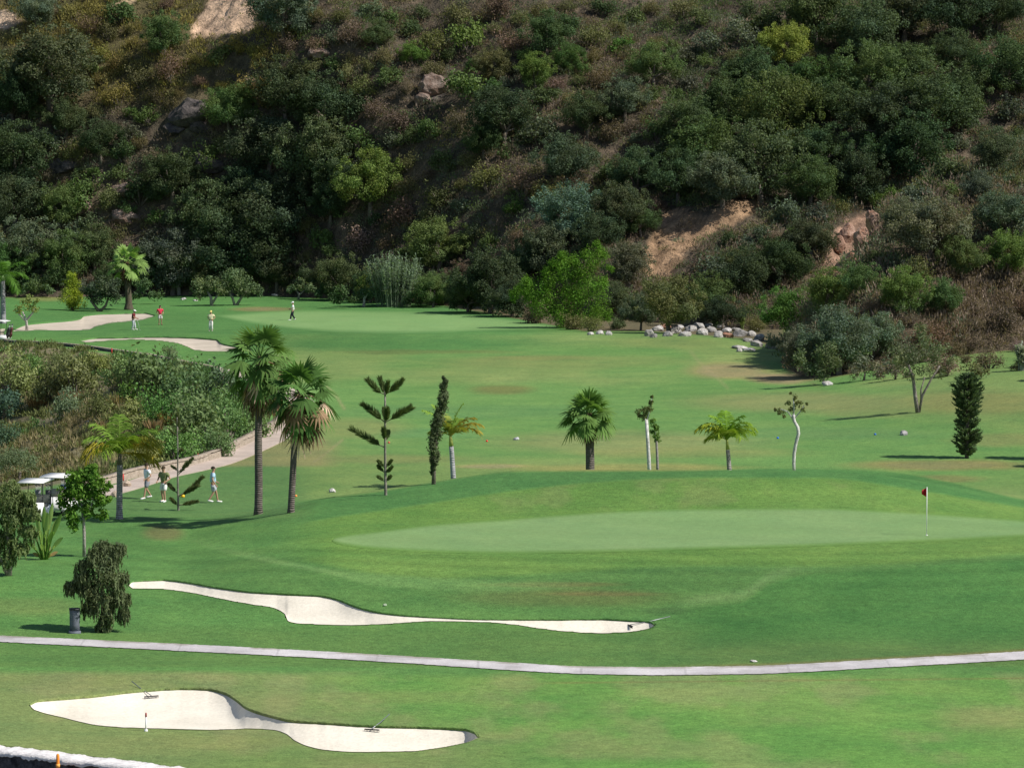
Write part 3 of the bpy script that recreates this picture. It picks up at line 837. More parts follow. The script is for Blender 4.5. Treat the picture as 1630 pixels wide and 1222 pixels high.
# ------------------------------------------------------------------ tree builders (metres, base at the origin)
def oak_meshes(seed, n_cl=42, leaf=0.185, H=6.2, Rc=3.5, dens=1.0):
    rng = np.random.default_rng(seed); r_ = random.Random(seed)
    crown = MB(); trunk = MB()
    cs = []
    for k in range(n_cl):
        th = rng.uniform(0, 2 * math.pi); el = math.asin(rng.uniform(-0.85, 1.0))
        q = rng.uniform(0.55, 1.0)
        wob = 1 + 0.22 * math.sin(2 * th + seed) + 0.15 * math.sin(3 * th + 2 * seed)
        c = np.array([math.cos(th) * math.cos(el) * Rc * 0.80 * q * wob, math.sin(th) * math.cos(el) * Rc * 0.80 * q * wob, H * 0.52 + math.sin(el) * H * 0.38 * q])
        r = rng.uniform(0.75, 1.25) * Rc / 3.5
        tint = rng.uniform(0.72, 1.30)
        hue = rng.uniform(-0.1, 0.1)
        clump(crown, c, r, int(rng.uniform(330, 440) * dens), leaf, rng, (tint * (1 + hue), tint, tint * (1 - hue)), (1, 1, 0.82), out=1.0, fill=0.35)
        cs.append(c)
    # loose outer sprigs that break the outline
    for k in range(int(44 * dens)):
        th = rng.uniform(0, 2 * math.pi); el = math.asin(rng.uniform(-0.3, 1.0))
        c = np.array([math.cos(th) * math.cos(el) * Rc * 1.02, math.sin(th) * math.cos(el) * Rc * 1.02, H * 0.56 + math.sin(el) * H * 0.44])
        clump(crown, c, 0.42, 46, leaf, rng, (1.1,) * 3, out=0.8, fill=0.1)
    fork = Vector((r_.uniform(-.2, .2), r_.uniform(-.2, .2), H * 0.24))
    trunk.tube([(0, 0, -0.6), (0.05, 0, H * 0.1), fork], [0.30, 0.24, 0.2], 8)
    for c in cs[:7]:
        e = Vector(c) * 0.92; m = fork.lerp(e, 0.5) + Vector((r_.uniform(-.3, .3), r_.uniform(-.3, .3), 0.25))
        trunk.tube([fork, m, e], [0.15, 0.09, 0.03], 6)
    return crown.mesh("oak_crown", mat=FOL), trunk.mesh("oak_trunk", True, BARK)

OAKS = [oak_meshes(101 + k) for k in range(6)]
OAK_R, OAK_C = 3.15, 3.0

def shrub_meshes(seed, leaf=0.14, n_cl=9, per=140, H=1.5, Rc=1.0, upright=0.0):
    rng = np.random.default_rng(seed)
    crown = MB(); stem = MB()
    for k in range(n_cl):
        th = rng.uniform(0, 2 * math.pi); q = rng.uniform(0.15, 0.8)
        z = H * rng.uniform(0.22, 0.80) * (1 - 0.3 * q)
        c = np.array([math.cos(th) * Rc * q, math.sin(th) * Rc * q, z])
        t = rng.uniform(0.75, 1.3)
        clump(crown, c, rng.uniform(0.38, 0.55) * Rc, per, leaf, rng, (t, t, t), (1, 1, 0.9 + upright), out=0.9, fill=0.2)
        stem.tube([(0, 0, -0.25), tuple(c * np.array([.5, .5, .45])), tuple(c)], [0.05, 0.035, 0.012], 5)
    for k in range(14):
        th = rng.uniform(0, 2 * math.pi); z = rng.uniform(0.3, 1.0) * H
        c = np.array([math.cos(th) * Rc * .9 * rng.random()**.5, math.sin(th) * Rc * .9 * rng.random()**.5, z])
        clump(crown, c, 0.2, 10, leaf, rng, (1.15,) * 3, fill=0.1)
    return crown.mesh("shrub_crown", mat=FOL), stem.mesh("shrub_stem", True, BARK)

SHRUBS = [shrub_meshes(301 + k) for k in range(6)]
SHRUBS_FINE = [shrub_meshes(331 + k, leaf=0.10, n_cl=11, per=160, H=1.4, upright=0.1) for k in range(4)]
SHRUB_R, SHRUB_C = 1.0, 0.78

def kites(mb, P, D, S, L, W, col, droop=0.0):
    """narrow two-segment blades from P along D, width along S"""
    P = np.asarray(P, float); D = unit(np.asarray(D, float)); S = unit(np.asarray(S, float))
    n = len(P); L = np.broadcast_to(np.asarray(L, float).reshape(-1, 1), (n, 1)); W = np.broadcast_to(np.asarray(W, float).reshape(-1, 1), (n, 1))
    dr = np.array([0, 0, -1.0]) * droop * L
    M = P + D * L * 0.5 + dr * 0.25; T = P + D * L * 0.93 + dr
    V = np.stack([P - S * W * 0.3, P + S * W * 0.3, M + S * W * 0.5, M - S * W * 0.5, T + S * W * 0.06, T - S * W * 0.06], 1).reshape(-1, 3)
    i = np.arange(n)[:, None] * 6
    Q = np.concatenate([i + np.array([[0, 1, 2, 3]]), i + np.array([[3, 2, 4, 5]])])
    col = np.asarray(col, float)
    col = np.tile(col, (n, 1)) if col.ndim == 1 else col
    mb.add(V, Q, None, np.repeat(col, 6, 0))

def fan_palm_meshes(seed, nf=34, L=1.0, Rf=0.75, el=(-35, 85), ndead=18, H=8.0, r0=0.24, r1=0.17, lean=(0, 0), dead_len=1.1, blade_w=0.085, sel=(-88, -55)):
    rng = np.random.default_rng(seed)
    crown, dead, trunk = MB(), MB(), MB()
    top = np.array([lean[0], lean[1], H])
    def fan(mb, az, e, L, Rf, col, droop, nb=17):
        d = np.array([math.cos(az) * math.cos(e), math.sin(az) * math.cos(e), math.sin(e)])
        mid = top + d * L * 0.55; end = top + d * L + np.array([0, 0, -0.12 * L])
        mb.tube([top, mid, end], [0.035, 0.025, 0.018], 4, np.asarray(col) * 1.15, cap=False)
        s = np.cross(d, [0, 0, 1.0]); s = s / (np.linalg.norm(s) + 1e-6)
        s = unit(s + rng.normal(size=3) * 0.25)
        dd = unit(d + np.array([0, 0, -0.30 - 0.2 * rng.random()]))
        s = unit(s - (s * dd).sum() * dd)
        nrm = np.cross(s, dd)
        a = np.linspace(-2.0, 2.0, nb) + rng.normal(size=nb) * 0.05
        D = np.cos(a)[:, None] * dd + np.sin(a)[:, None] * s + nrm * (0.25 * np.abs(np.sin(a)))[:, None] * -1
        S = np.cross(D, nrm)
        tint = col * (1 + rng.normal(size=(nb, 1)) * 0.10)
        kites(mb, np.tile(end, (nb, 1)), D, S, Rf * (1.0 - 0.16 * np.abs(a) / 2), blade_w * 1.25 * Rf / 0.75, tint, droop)
    for k in range(nf):
        az = k * 2.39996 + rng.normal() * 0.2
        e = R(el[0] + (el[1] - el[0]) * (((k + 0.5) / nf))**0.9)
        col = np.array([0.085, 0.145, 0.038]) * rng.uniform(0.75, 1.25) * (1.15 if e > 0.4 else 0.95)
        fan(crown, az, e, L * rng.uniform(0.8, 1.1), Rf * rng.uniform(0.85, 1.15), col, 0.10 if e > 0.5 else 0.22 if e > 0 else 0.38)
    for k in range(ndead):
        az = k * 2.39996 + rng.normal() * 0.3; e = R(rng.uniform(*sel)) if k % 2 else R(rng.uniform(-88, -74))
        col = np.array([0.20, 0.14, 0.08]) * (rng.uniform(0.4, 1.2) if k % 2 else rng.uniform(0.25, 0.6))
        if rng.random() < 0.22: col = np.array([0.50, 0.38, 0.27])
        fan(dead, az, e, dead_len * rng.uniform(0.5, 1.0), Rf * rng.uniform(0.6, 0.95), col, 0.5, 11)
    zs = np.linspace(-0.3, H, 12)
    trunk.tube([(lean[0] * (max(z, 0) / H)**1.5 + 0.02 * math.sin(z * 1.3), lean[1] * (max(z, 0) / H)**1.5, z) for z in zs],
               [r0 * 1.35 if z < 0.2 else r0 + (r1 - r0) * z / H for z in zs], 10)
    trunk.tube([tuple(top - np.array([0, 0, 0.5])), tuple(top + np.array([0, 0, 0.15]))], [r1 * 1.3, r1 * 0.9], 8, (0.7, 0.5, 0.35))
    return crown, dead, trunk

def feather_palm_meshes(seed, fronds, H, r0=0.16, r1=0.1, lean=(0, 0), leaflet=0.45, w=0.045, col=(0.12, 0.19, 0.04), shaft=(0.25, 0.33, 0.12)):
    """fronds: list of (azimuth, elevation, length, curl, tint)"""
    rng = np.random.default_rng(seed)
    crown, trunk = MB(), MB()
    top = np.array([lean[0], lean[1], H])
    for az, e, Ln, curl, tint in fronds:
        az, e = R(az), R(e); n = 22
        P = [top.copy()]; ang = e
        for k in range(n):
            d = np.array([math.cos(az) * math.cos(ang), math.sin(az) * math.cos(ang), math.sin(ang)])
            P.append(P[-1] + d * Ln / n); ang -= R(curl) / n * (0.5 + k / n)
        P = np.array(P)
        c0 = np.asarray(col) * np.asarray(tint)
        crown.tube([tuple(p) for p in P[::3]], list(np.linspace(0.03, 0.008, len(P[::3]))), 4, c0 * 1.1, cap=False)
        d = unit(np.gradient(P, axis=0)); side = unit(np.cross(d, [0, 0, 1.0]) + 1e-6); upv = np.cross(side, d)
        for sgn in (-1, 1):
            for sub in (0.0, 0.5):
                i = np.arange(3, n)
                B = P[i] * (1 - sub) + P[i + 1] * sub
                t = i / n
                D = side[i] * sgn * 0.8 + d[i] * 0.55 + upv[i] * 0.15 + rng.normal(size=(len(i), 3)) * 0.14
                kites(crown, B, D, d[i] + upv[i] * 0.3, leaflet * (0.55 + 0.9 * np.sin(np.clip(t * 1.05, 0, 1) * math.pi)**0.7), w, c0 * (1 + rng.normal(size=(len(i), 1)) * 0.12), 0.45)
    zs = np.linspace(-0.25, H - 0.5, 10)
    lx = lambda z: (lean[0] * (max(z, 0) / H)**1.4, lean[1] * (max(z, 0) / H)**1.4, z)
    trunk.tube([lx(z) for z in zs], [r0 * 1.2 if z < 0.1 else r0 + (r1 - r0) * z / H for z in zs], 9)
    crown.tube([lx(H - 0.5), lx(H)], [r1 * 1.15, r1 * 0.6], 8, np.asarray(shaft))
    return crown, trunk

def place_parts(root, parts):
    for nm, me, mat, c in parts:
        if isinstance(me, MB):
            if me.n == 0: continue
            me = me.mesh(nm, smooth_shade=nm in ("trunk", "culms", "stem", "branches"), mat=mat)
        o = part(nm, me, root, c)
    return root

def px_local(P, base):
    return [tuple(Vector(p) - base) for p in P]

def blob_tree(name, label, cat, base, blobs, leaf, col, trunks=(), seed=1, group=None, dens=1.0, depth=0.7, bark=(0.2, 0.17, 0.14), asp=0.6, out=1.0, fill=0.3, sub=7, weep=0.0, crown_name="crown", jit=0.16, squash=0.9):
    """a crown given as pixel discs at the distance of its base; every disc becomes leaf clumps spread in depth"""
    rng = np.random.default_rng(seed)
    root = thing(name, label, cat, base, 0, group)
    k = base.y / F
    crown = MB()
    for u, v, r in blobs:
        rw = r * k
        for j in range(sub):
            ro = rng.normal(size=3); ro = ro / np.linalg.norm(ro) * rng.random()**0.5
            c = np.array(on_plane(u, v, base.y)) + ro * rw * np.array([0.75, depth * 1.2, 0.7]) - np.array(base)
            cr = rw * rng.uniform(0.42, 0.62)
            n = int(dens * 9.5 * (cr / leaf)**2) + 10
            t = rng.uniform(0.72, 1.3); h = rng.uniform(-0.08, 0.08)
            clump(crown, c, cr, n, leaf, rng, np.asarray(col) * np.array([t * (1 + h), t, t * (1 - h)]), (1, 1, squash), out=out, fill=fill, asp=asp, jit=jit)
            if weep:
                m = int(6 * dens)
                for q in range(m):
                    th = rng.uniform(0, 2 * math.pi); s0 = c + np.array([math.cos(th) * cr * .9, math.sin(th) * cr * .9, rng.uniform(-.4, .3) * cr])
                    ln = weep * rng.uniform(0.4, 1.1); nn = 14
                    zz = np.linspace(0, ln, nn)
                    P = s0 + np.stack([np.cumsum(rng.normal(size=nn) * 0.012), np.cumsum(rng.normal(size=nn) * 0.012), -zz], 1)
                    N = unit(np.array([math.cos(th), math.sin(th), 0.15]) + rng.normal(size=(nn, 3)) * 0.5)
                    leaf_quads(crown, P, N, leaf * 1.5, np.asarray(col) * t * (1 + rng.normal(size=(nn, 1)) * .12), rng, 0.28, up=np.tile([0, 0, -1.0], (nn, 1)))
    crown.build(crown_name, FOL, root)
    if trunks:
        tr = MB()
        for line, r0, r1 in trunks:
            n = len(line)
            P = [on_plane(u, v, base.y + dy) - base for u, v, *dy_ in line for dy in [dy_[0] if dy_ else 0.0]]
            tr.tube(P, [(r0 + (r1 - r0) * i / (n - 1)) * k for i in range(n)], 8)
        tr.build("trunk", BARK, root, True, bark)
    return root

ORD = ["", "second ", "third ", "fourth ", "fifth ", "sixth ", "seventh ", "eighth ", "ninth ", "tenth ", "eleventh ", "twelfth ", "thirteenth ", "fourteenth ", "fifteenth ", "sixteenth ", "seventeenth ", "eighteenth ", "nineteenth ", "twentieth "]
MARKS = [("pale sandy scar", 355, 30), ("dark rocky ledge", 300, 195), ("grey rock slab", 690, 145), ("ochre earth cut", 1100, 370), ("reddish rock outcrop", 1365, 375),
         ("bright green bamboo", 900, 460), ("white boulder wall", 1115, 528), ("far fan palm", 203, 420), ("silvery reed clump", 630, 445), ("golden grass slope", 290, 120),
         ("lime green bush", 1248, 70), ("round dark shrub", 690, 390), ("light green spreading tree", 590, 300), ("pale rock corner", 10, 32), ("twin trunked grey tree", 1470, 600)]
AUTO = []        # (object, adjective phrase, kind, u, v)

def auto_label(o, phrase, u, v):
    best = min(MARKS, key=lambda m: math.hypot(u - m[1], (v - m[2]) * 1.1))
    dx, dy = u - best[1], v - best[2]
    if abs(dy) > abs(dx) * 0.8: rel = "above" if dy < 0 else "below"
    else: rel = "beside" if abs(dx) < 90 else ("west of" if dx < 0 else "east of")
    if rel in ("west of", "east of"): rel = "to the left of" if dx < 0 else "to the right of"
    AUTO.append((o, phrase, f"{rel} the {best[0]}", u, v))

def finish_labels():
    d = {}
    for a in AUTO: d.setdefault((a[1], a[2]), []).append(a)
    for (ph, rel), L in d.items():
        if len(L) == 1: L[0][0]['label'] = f"{ph} {rel}"; continue
        L.sort(key=lambda a: a[4])
        for i, a in enumerate(L):
            a[0]['label'] = f"{ORD[min(i, 19)]}highest {ph} {rel}"

def hill_tree(u, v, w, col, tone, kind="oak", rel=0.8, label=None, variants=None, R0=None, C0=None, group=None, cat="tree", name="oak_tree", zs=1.0):
    """a broad tree or shrub standing on the slope so that its crown is centred on a photo pixel, w pixels wide"""
    variants = variants or OAKS; R0 = R0 or OAK_R; C0 = C0 or OAK_C
    foot = np.interp(u, [0, 120, 450, 560, 700, 800, 930, 1020, 1200, 1230, 1290, 1640], [470, 468, 468, 480, 490, 506, 528, 528, 540, 575, 608, 600])
    inrav = (u < 470 and v > 530)
    b = at(u, v + w * 0.4)
    s = (w / 2) * b.y / F / R0
    vb = v + C0 * s * zs * F / b.y * 0.92
    b = at(u, vb if inrav else min(vb, foot))
    cm, tm = variants[rnd.randrange(len(variants))]
    root = thing(name, None, cat, b - Vector((0, 0, 0.1)), rnd.uniform(0, 6.28), group)
    root.scale = (s, s * rnd.uniform(0.9, 1.1), s * zs * rnd.uniform(0.92, 1.1))
    c = tuple(x * rnd.uniform(0.9, 1.1) for x in col)
    part("crown", cm, root, c); part("trunk" if kind == "oak" else "stem", tm, root, (0.17, 0.145, 0.12))
    if label: root['label'] = label
    else: auto_label(root, tone, u, v)
    return root

# ------------------------------------------------------------------ woods and scrub of the hillside
DK = (0.060, 0.084, 0.040); GG = (0.088, 0.108, 0.070); MG = (0.076, 0.112, 0.040); OL = (0.112, 0.112, 0.050)
VG = (0.088, 0.140, 0.036); YG = (0.120, 0.175, 0.040); BR = (0.125, 0.095, 0.068); DG = (0.046, 0.066, 0.034); PB = (0.15, 0.118, 0.092); GO = (0.165, 0.145, 0.048)
T_OAKS = [  # u, v centre, width, colour, words
    (78, 108, 150, DK, 'large dark green oak'), (18, 160, 90, DG, 'dark green oak'), (105, 195, 66, DK, 'dark green oak'), (160, 225, 72, DK, 'dark green oak'),
    (28, 255, 110, DG, 'large dark green oak'), (25, 320, 100, DK, 'large dark green oak'), (58, 18, 70, GG, 'grey green oak'), (262, 62, 70, MG, 'mid green oak'), (450, 22, 96, GG, 'grey green oak'),
    (455, 150, 110, DK, 'large dark green oak'), (520, 165, 110, DK, 'large dark green oak'), (365, 180, 80, MG, 'mid green oak'), (430, 230, 120, DG, 'large dark green oak'), (505, 250, 120, DK, 'large dark green oak'),
    (275, 280, 84, DK, 'dark green oak'), (320, 320, 80, DG, 'dark green oak'), (395, 300, 90, DG, 'dark green oak'), (335, 362, 120, DK, 'large dark green oak'), (430, 345, 130, DK, 'large dark green oak'), (395, 400, 140, DG, 'large dark green oak'),
    (545, 285, 84, DK, 'dark green oak'), (590, 298, 104, VG, 'light green spreading oak'), (525, 325, 70, DG, 'dark green oak'), (480, 300, 84, DG, 'dark green oak'), (275, 425, 110, GG, 'grey green oak'), (225, 445, 70, DK, 'dark green oak'),
    (95, 330, 70, MG, 'mid green oak'), (45, 395, 100, GG, 'grey green oak'), (100, 415, 90, MG, 'mid green oak'), (5, 430, 80, MG, 'mid green oak'), (150, 400, 70, DK, 'dark green oak'),
    (700, 388, 96, MG, 'round mid green oak'), (870, 55, 78, MG, 'mid green oak'), (852, 118, 56, VG, 'vivid green oak'), (905, 98, 50, MG, 'mid green oak'), (785, 105, 60, OL, 'olive oak'), (657, 85, 44, VG, 'vivid green oak'), (600, 60, 50, DK, 'dark green oak'),
    (802, 190, 96, DK, 'dark green oak'), (770, 225, 60, DK, 'dark green oak'), (900, 258, 96, GG, 'grey green oak'), (995, 160, 74, GG, 'grey green oak'), (1040, 105, 76, MG, 'mid green oak'), (935, 185, 76, DK, 'dark green oak'),
    (1300, 30, 116, DK, 'large dark green oak'), (1375, 55, 120, DK, 'large dark green oak'), (1440, 25, 110, DG, 'large dark green oak'), (1520, 25, 116, DG, 'large dark green oak'), (1590, 10, 90, DG, 'dark green oak'), (1600, 110, 106, DK, 'large dark green oak'),
    (1250, 76, 72, YG, 'lime green oak'), (1200, 118, 88, DK, 'dark green oak'), (1285, 135, 104, MG, 'large mid green oak'), (1160, 165, 104, DK, 'large dark green oak'), (1240, 190, 124, MG, 'large mid green oak'),
    (1100, 195, 94, DK, 'dark green oak'), (1330, 165, 96, DK, 'dark green oak'), (1380, 125, 104, MG, 'large mid green oak'), (1450, 110, 90, MG, 'mid green oak'), (1520, 90, 80, DK, 'dark green oak'), (1405, 195, 124, DG, 'large dark green oak'), (1480, 170, 140, DK, 'large dark green oak'), (1450, 245, 124, DG, 'large dark green oak'), (1530, 140, 90, DK, 'dark green oak'),
    (1130, 240, 124, MG, 'large mid green oak'), (1210, 265, 130, DK, 'large dark green oak'), (1080, 290, 84, DK, 'dark green oak'), (1150, 290, 94, GG, 'grey green oak'), (1015, 285, 84, DK, 'dark green oak'), (1290, 290, 84, MG, 'mid green oak'), (1300, 240, 100, DK, 'dark green oak'), (1360, 285, 94, DG, 'dark green oak'),
    (990, 335, 84, DK, 'dark green oak'), (903, 345, 100, (0.085, 0.135, 0.095), 'blue green oak'), (955, 370, 74, DK, 'dark green oak'), (1020, 350, 60, DK, 'dark green oak'), (875, 400, 90, GG, 'grey green oak'), (845, 425, 76, DK, 'dark green oak'), (1000, 430, 76, GG, 'grey green oak'), (980, 480, 66, DK, 'dark green oak'),
    (1590, 250, 74, DK, 'dark green oak'), (1560, 300, 60, GG, 'grey green oak'), (1480, 368, 116, GG, 'large grey green oak'), (1440, 350, 70, GG, 'grey green oak'), (1600, 345, 84, GG, 'grey green oak'), (1605, 410, 80, VG, 'vivid green oak'), (1530, 412, 70, MG, 'mid green oak'),
    (1260, 505, 92, VG, 'vivid green bushy oak'), (1335, 545, 116, GG, 'large grey green oak'), (1285, 560, 84, GG, 'grey green oak'), (1390, 535, 76, GG, 'grey green oak'), (1065, 490, 100, OL, 'olive oak'), (1125, 480, 76, MG, 'mid green oak'), (1020, 500, 60, GG, 'grey green oak'),
    (1190, 450, 90, DG, 'dark green oak'), (1240, 420, 90, DG, 'dark green oak'), (1290, 385, 70, DG, 'dark green oak'), (1150, 500, 60, DG, 'dark green oak'),
    (1320, 470, 76, MG, 'mid green oak'), (1370, 450, 66, MG, 'mid green oak'), (1440, 470, 76, VG, 'vivid green oak'), (1500, 480, 64, MG, 'mid green oak'),
    (780, 455, 100, DG, 'dark green oak'), (745, 475, 70, DK, 'dark green oak'), (700, 460, 60, DK, 'dark green oak'), (545, 455, 76, DK, 'dark green oak'), (590, 478, 60, DG, 'dark green oak'), (640, 470, 76, DK, 'dark green oak'), (510, 440, 60, DK, 'dark green oak'), (690, 475, 56, MG, 'mid green oak'), (815, 475, 66, DG, 'dark green oak'), (735, 435, 50, BR, 'brown oak'),
    (370, 445, 70, DG, 'dark green oak'), (440, 430, 76, DG, 'dark green oak'), (320, 440, 66, DK, 'dark green oak'), (180, 455, 60, DK, 'dark green oak'),
]
for u, v, w, c, words in T_OAKS:
    if c is BR: words = 'brown oak'
    hill_tree(u, v, w, c, words, group="oaks on the hillside")

# shrubs one can tell apart: scattered by the tone of each part of the slope
def in_poly(poly, u, v):
    return float(sdf(poly, np.array([u]), np.array([v]))[0]) < 0

WORDS = {id(DK): 'dark green shrub', id(GG): 'grey green shrub', id(MG): 'mid green shrub', id(OL): 'olive shrub', id(VG): 'vivid green shrub', id(BR): 'rusty brown shrub', id(DG): 'dark green shrub', id(PB): 'pale brown dry shrub', id(GO): 'golden olive shrub'}
def zone_tones(u, v):
    if u < 470 and v < 175: return [GO, GO, GO, OL, OL, MG, BR]
    if u < 350: return [MG, DK, OL, BR, PB, GG]
    if u < 720 and v < 260: return [OL, GG, DK, BR, OL, MG]
    if 600 < u < 1060 and v < 330: return [BR, BR, OL, OL, OL, MG, MG, GG, DK, VG]
    if u < 900: return [DK, OL, MG, PB, BR]
    if u > 1480 and v > 440: return [BR, BR, PB, OL]
    if u > 1230 and v > 300: return [GG, OL, MG, GG, VG, PB]
    if u > 1400 and v < 150: return [OL, BR, DK]
    return [OL, MG, DK, GG, OL]
BARE = [SCAR, SCAR2, OCHRE, REDROCK, DARKROCK, DARKROCK2]
taken = [(t[0], t[1], t[2]) for t in T_OAKS]
n = 0
for _ in range(14000):
    if n >= 268: break
    u, v = rnd.uniform(-15, 1645), rnd.uniform(5, 585)
    lim = np.interp(u, [0, 560, 800, 930, 1200, 1240, 1300, 1640], [455, 465, 495, 520, 515, 540, 590, 585])
    if v > lim: continue
    w = rnd.uniform(26, 74)
    if any(float(sdf(p, np.array([u]), np.array([v]))[0]) < w * 0.42 for p in BARE): continue
    if any(math.hypot(u - a, v - b) < 0.36 * c + 0.26 * w for a, b, c in taken): continue
    taken.append((u, v, w)); n += 1
    c = rnd.choice(zone_tones(u, v))
    words = WORDS[id(c)]
    words = ('low ' if w < 34 else 'broad ' if w > 52 else '') + words
    fine = c in (BR, PB, GO, OL)
    hill_tree(u, v, w, c, words, kind="shrub", variants=SHRUBS_FINE if fine else SHRUBS, R0=SHRUB_R, C0=SHRUB_C, group="shrubs on the hillside", cat="shrub", name="shrub")

def scrub(name, label, N, region, tone_fn, leaf=(0.10, 0.22), size=(0.3, 0.9), per=34, seed=5):
    """uncountable low scrub and dry grass: one object"""
    rng = np.random.default_rng(seed)
    X, Y = region(rng, N)
    Z = zt(X, Y)
    u, v = proj(X, Y, Z)
    C, S, keep, tall = tone_fn(rng, u, v, X, Y)
    X, Y, Z, C, S, tall = X[keep], Y[keep], Z[keep], C[keep], S[keep], tall[keep]
    m = len(X); reps = np.clip(per * (S / 0.55)**1.7, 8, 240).astype(int); M = int(reps.sum())
    P = np.repeat(np.stack([X, Y, Z], 1), reps, 0); Cc = np.repeat(C, reps, 0); s = np.repeat(S, reps)[:, None]; tl = np.repeat(tall, reps)[:, None]
    d = rng.normal(size=(M, 3)); d[:, 2] = np.abs(d[:, 2]); d = unit(d)
    r = rng.random((M, 1))**0.4
    P = P + d * r * s * np.concatenate([np.ones_like(s), np.ones_like(s), 0.62 + 0.5 * tl + 0.25 * (s > 0.9)], 1)
    N_ = unit(d + rng.normal(size=d.shape) * 0.6)
    grow = unit(d * 0.7 + np.array([0, 0, 1.0]) + rng.normal(size=d.shape) * 0.35)
    sd = unit(np.cross(grow, N_))
    L = (leaf[0] + (leaf[1] - leaf[0]) * rng.random((len(P), 1))) * (1 + 1.3 * tl); W = L * (0.55 - 0.38 * tl)
    Cc = Cc * (1 + rng.normal(size=(len(P), 1)) * 0.18)
    V = np.stack([P - sd * W * 0.5, P + sd * W * 0.5, P + grow * L], 1).reshape(-1, 3)
    mb = MB(); mb.add(V, None, np.arange(len(V)).reshape(-1, 3), np.repeat(np.clip(Cc, 0.01, 1), 3, 0))
    o = mb.build(name, FOL)
    return tag(o, label, "scrub", kind="stuff")

def hill_region(rng, N):
    D = rng.uniform(262, 462, N); u = rng.uniform(-230, 1880, N)
    return (u - CX) / F * D, D

ZT = {}
def hill_tone(rng, u, v, X, Y):
    n = len(u)
    Zh, Zg_ = zh(X, Y), zg(X, Y)
    keep = (Zh > Zg_ + 0.15) & (v > -25) & (v < 640)
    n1 = fbm(X / 7, Y / 9, 141, 3); n2 = fbm(X / 3, Y / 3, 151, 3)
    C = np.zeros((n, 3))
    pal = np.array([GO, OL, BR, PB, GG, MG, DK, (0.13, 0.115, 0.105)])
    # weights by zone
    W = np.ones((n, 8)) * np.array([0.6, 1.7, 0.5, 0.25, 0.9, 0.8, 0.6, 0.4])
    z = ((u < 470) & (v < 175)); W[z] = [4.2, 1.6, 0.3, 0.3, 0.3, 0.3, 0.1, 0.2]
    z = (u > 600) & (u < 1060) & (v < 340); W[z] = [0.6, 2.0, 0.9, 0.35, 1.0, 1.0, 0.7, 0.7]
    z = (u > 1050) & (u < 1400) & (v < 330); W[z] = [0.1, 1.1, 0.3, 0.2, 0.8, 1.0, 1.4, 0.2]
    z = (u > 1230) & (v > 330); W[z] = [0.2, 1.4, 0.6, 0.6, 1.4, 0.9, 0.3, 0.5]
    z = (u > 1480) & (v > 430); W[z] = [0.1, 0.6, 2.0, 1.3, 0.3, 0.1, 0.1, 1.0]
    z = (v > 400) & (u < 1220); W[z] = [0.1, 0.8, 0.8, 1.2, 0.5, 0.8, 0.8, 0.6]
    pick = (np.cumsum(W / W.sum(1, keepdims=True), 1) > np.clip(0.55 * n2 + 0.45 * rng.random(n), 0, 0.999)[:, None] * 1.0).argmax(1)
    C = pal[pick] * (0.75 + 0.55 * rng.random((n, 1)))
    bare = np.zeros(n, bool)
    w = (n2 - 0.5) * 26
    for p in BARE: bare |= (sdf(p, u + w * .5, v + w * .4) < 3)
    keep &= ~bare | (rng.random(n) < 0.06)
    keep &= (sdf(TRACK, u, v) > 1)
    keep &= (n1 + 0.40 * rng.random(n)) > 0.30
    S = 0.28 + 1.25 * rng.random(n)**2.7
    tall = np.where(np.isin(pick, [0, 3]), 0.6, 0.12)
    return C, S, keep, tall
scrub("hillside_scrub", "low dry scrub and grass covering the brown hillside", 64000, hill_region, hill_tone, per=30, seed=5)

# rocks that stick out of the slope
def rock_mesh(name, seed, sx, sy, sz, mat, sub=3, rough=0.35):
    bm = bmesh.new(); bmesh.ops.create_icosphere(bm, subdivisions=sub, radius=1.0)
    rr = np.random.default_rng(seed)
    planes = unit(rr.normal(size=(9, 3))); off = rr.uniform(0.62, 0.92, 9)
    for vtx in bm.verts:
        p = np.array(vtx.co)
        for q, o_ in zip(planes, off):        # flat broken faces
            t = p @ q
            if t > o_: p = p - q * (t - o_)
        k = 1 + rough * 1.5 * (float(fbm(np.array([p[0] * 2.6 + seed]), np.array([p[1] * 2.6 + p[2] * 3.1]), seed, 4)[0]) - 0.5)
        vtx.co = (p[0] * k * sx, p[1] * k * sy, p[2] * k * sz)
    me = bpy.data.meshes.new(name); bm.to_mesh(me); bm.free(); me.materials.append(mat)
    return me

def rock_thing(name, u, v, w, h, label, mat, seed, group=None, cat="rock", tint=(1, 1, 1), sub=3, sink=0.35, rz=None, depth=0.8):
    b = at(u, v); k = b.y / F
    o = bpy.data.objects.new(name, rock_mesh(name, seed, w / 2 * k, w / 2 * k * depth, h / 2 * k, mat, sub)); COL.objects.link(o)
    o.location = b + Vector((0, 0, h * k * (0.5 - sink))); o.rotation_euler = (0, rnd.uniform(-.25, .25), rnd.uniform(-.5, .5) if rz is None else rz)
    o.color = (*tint, 1)
    return tag(o, label, cat, group)

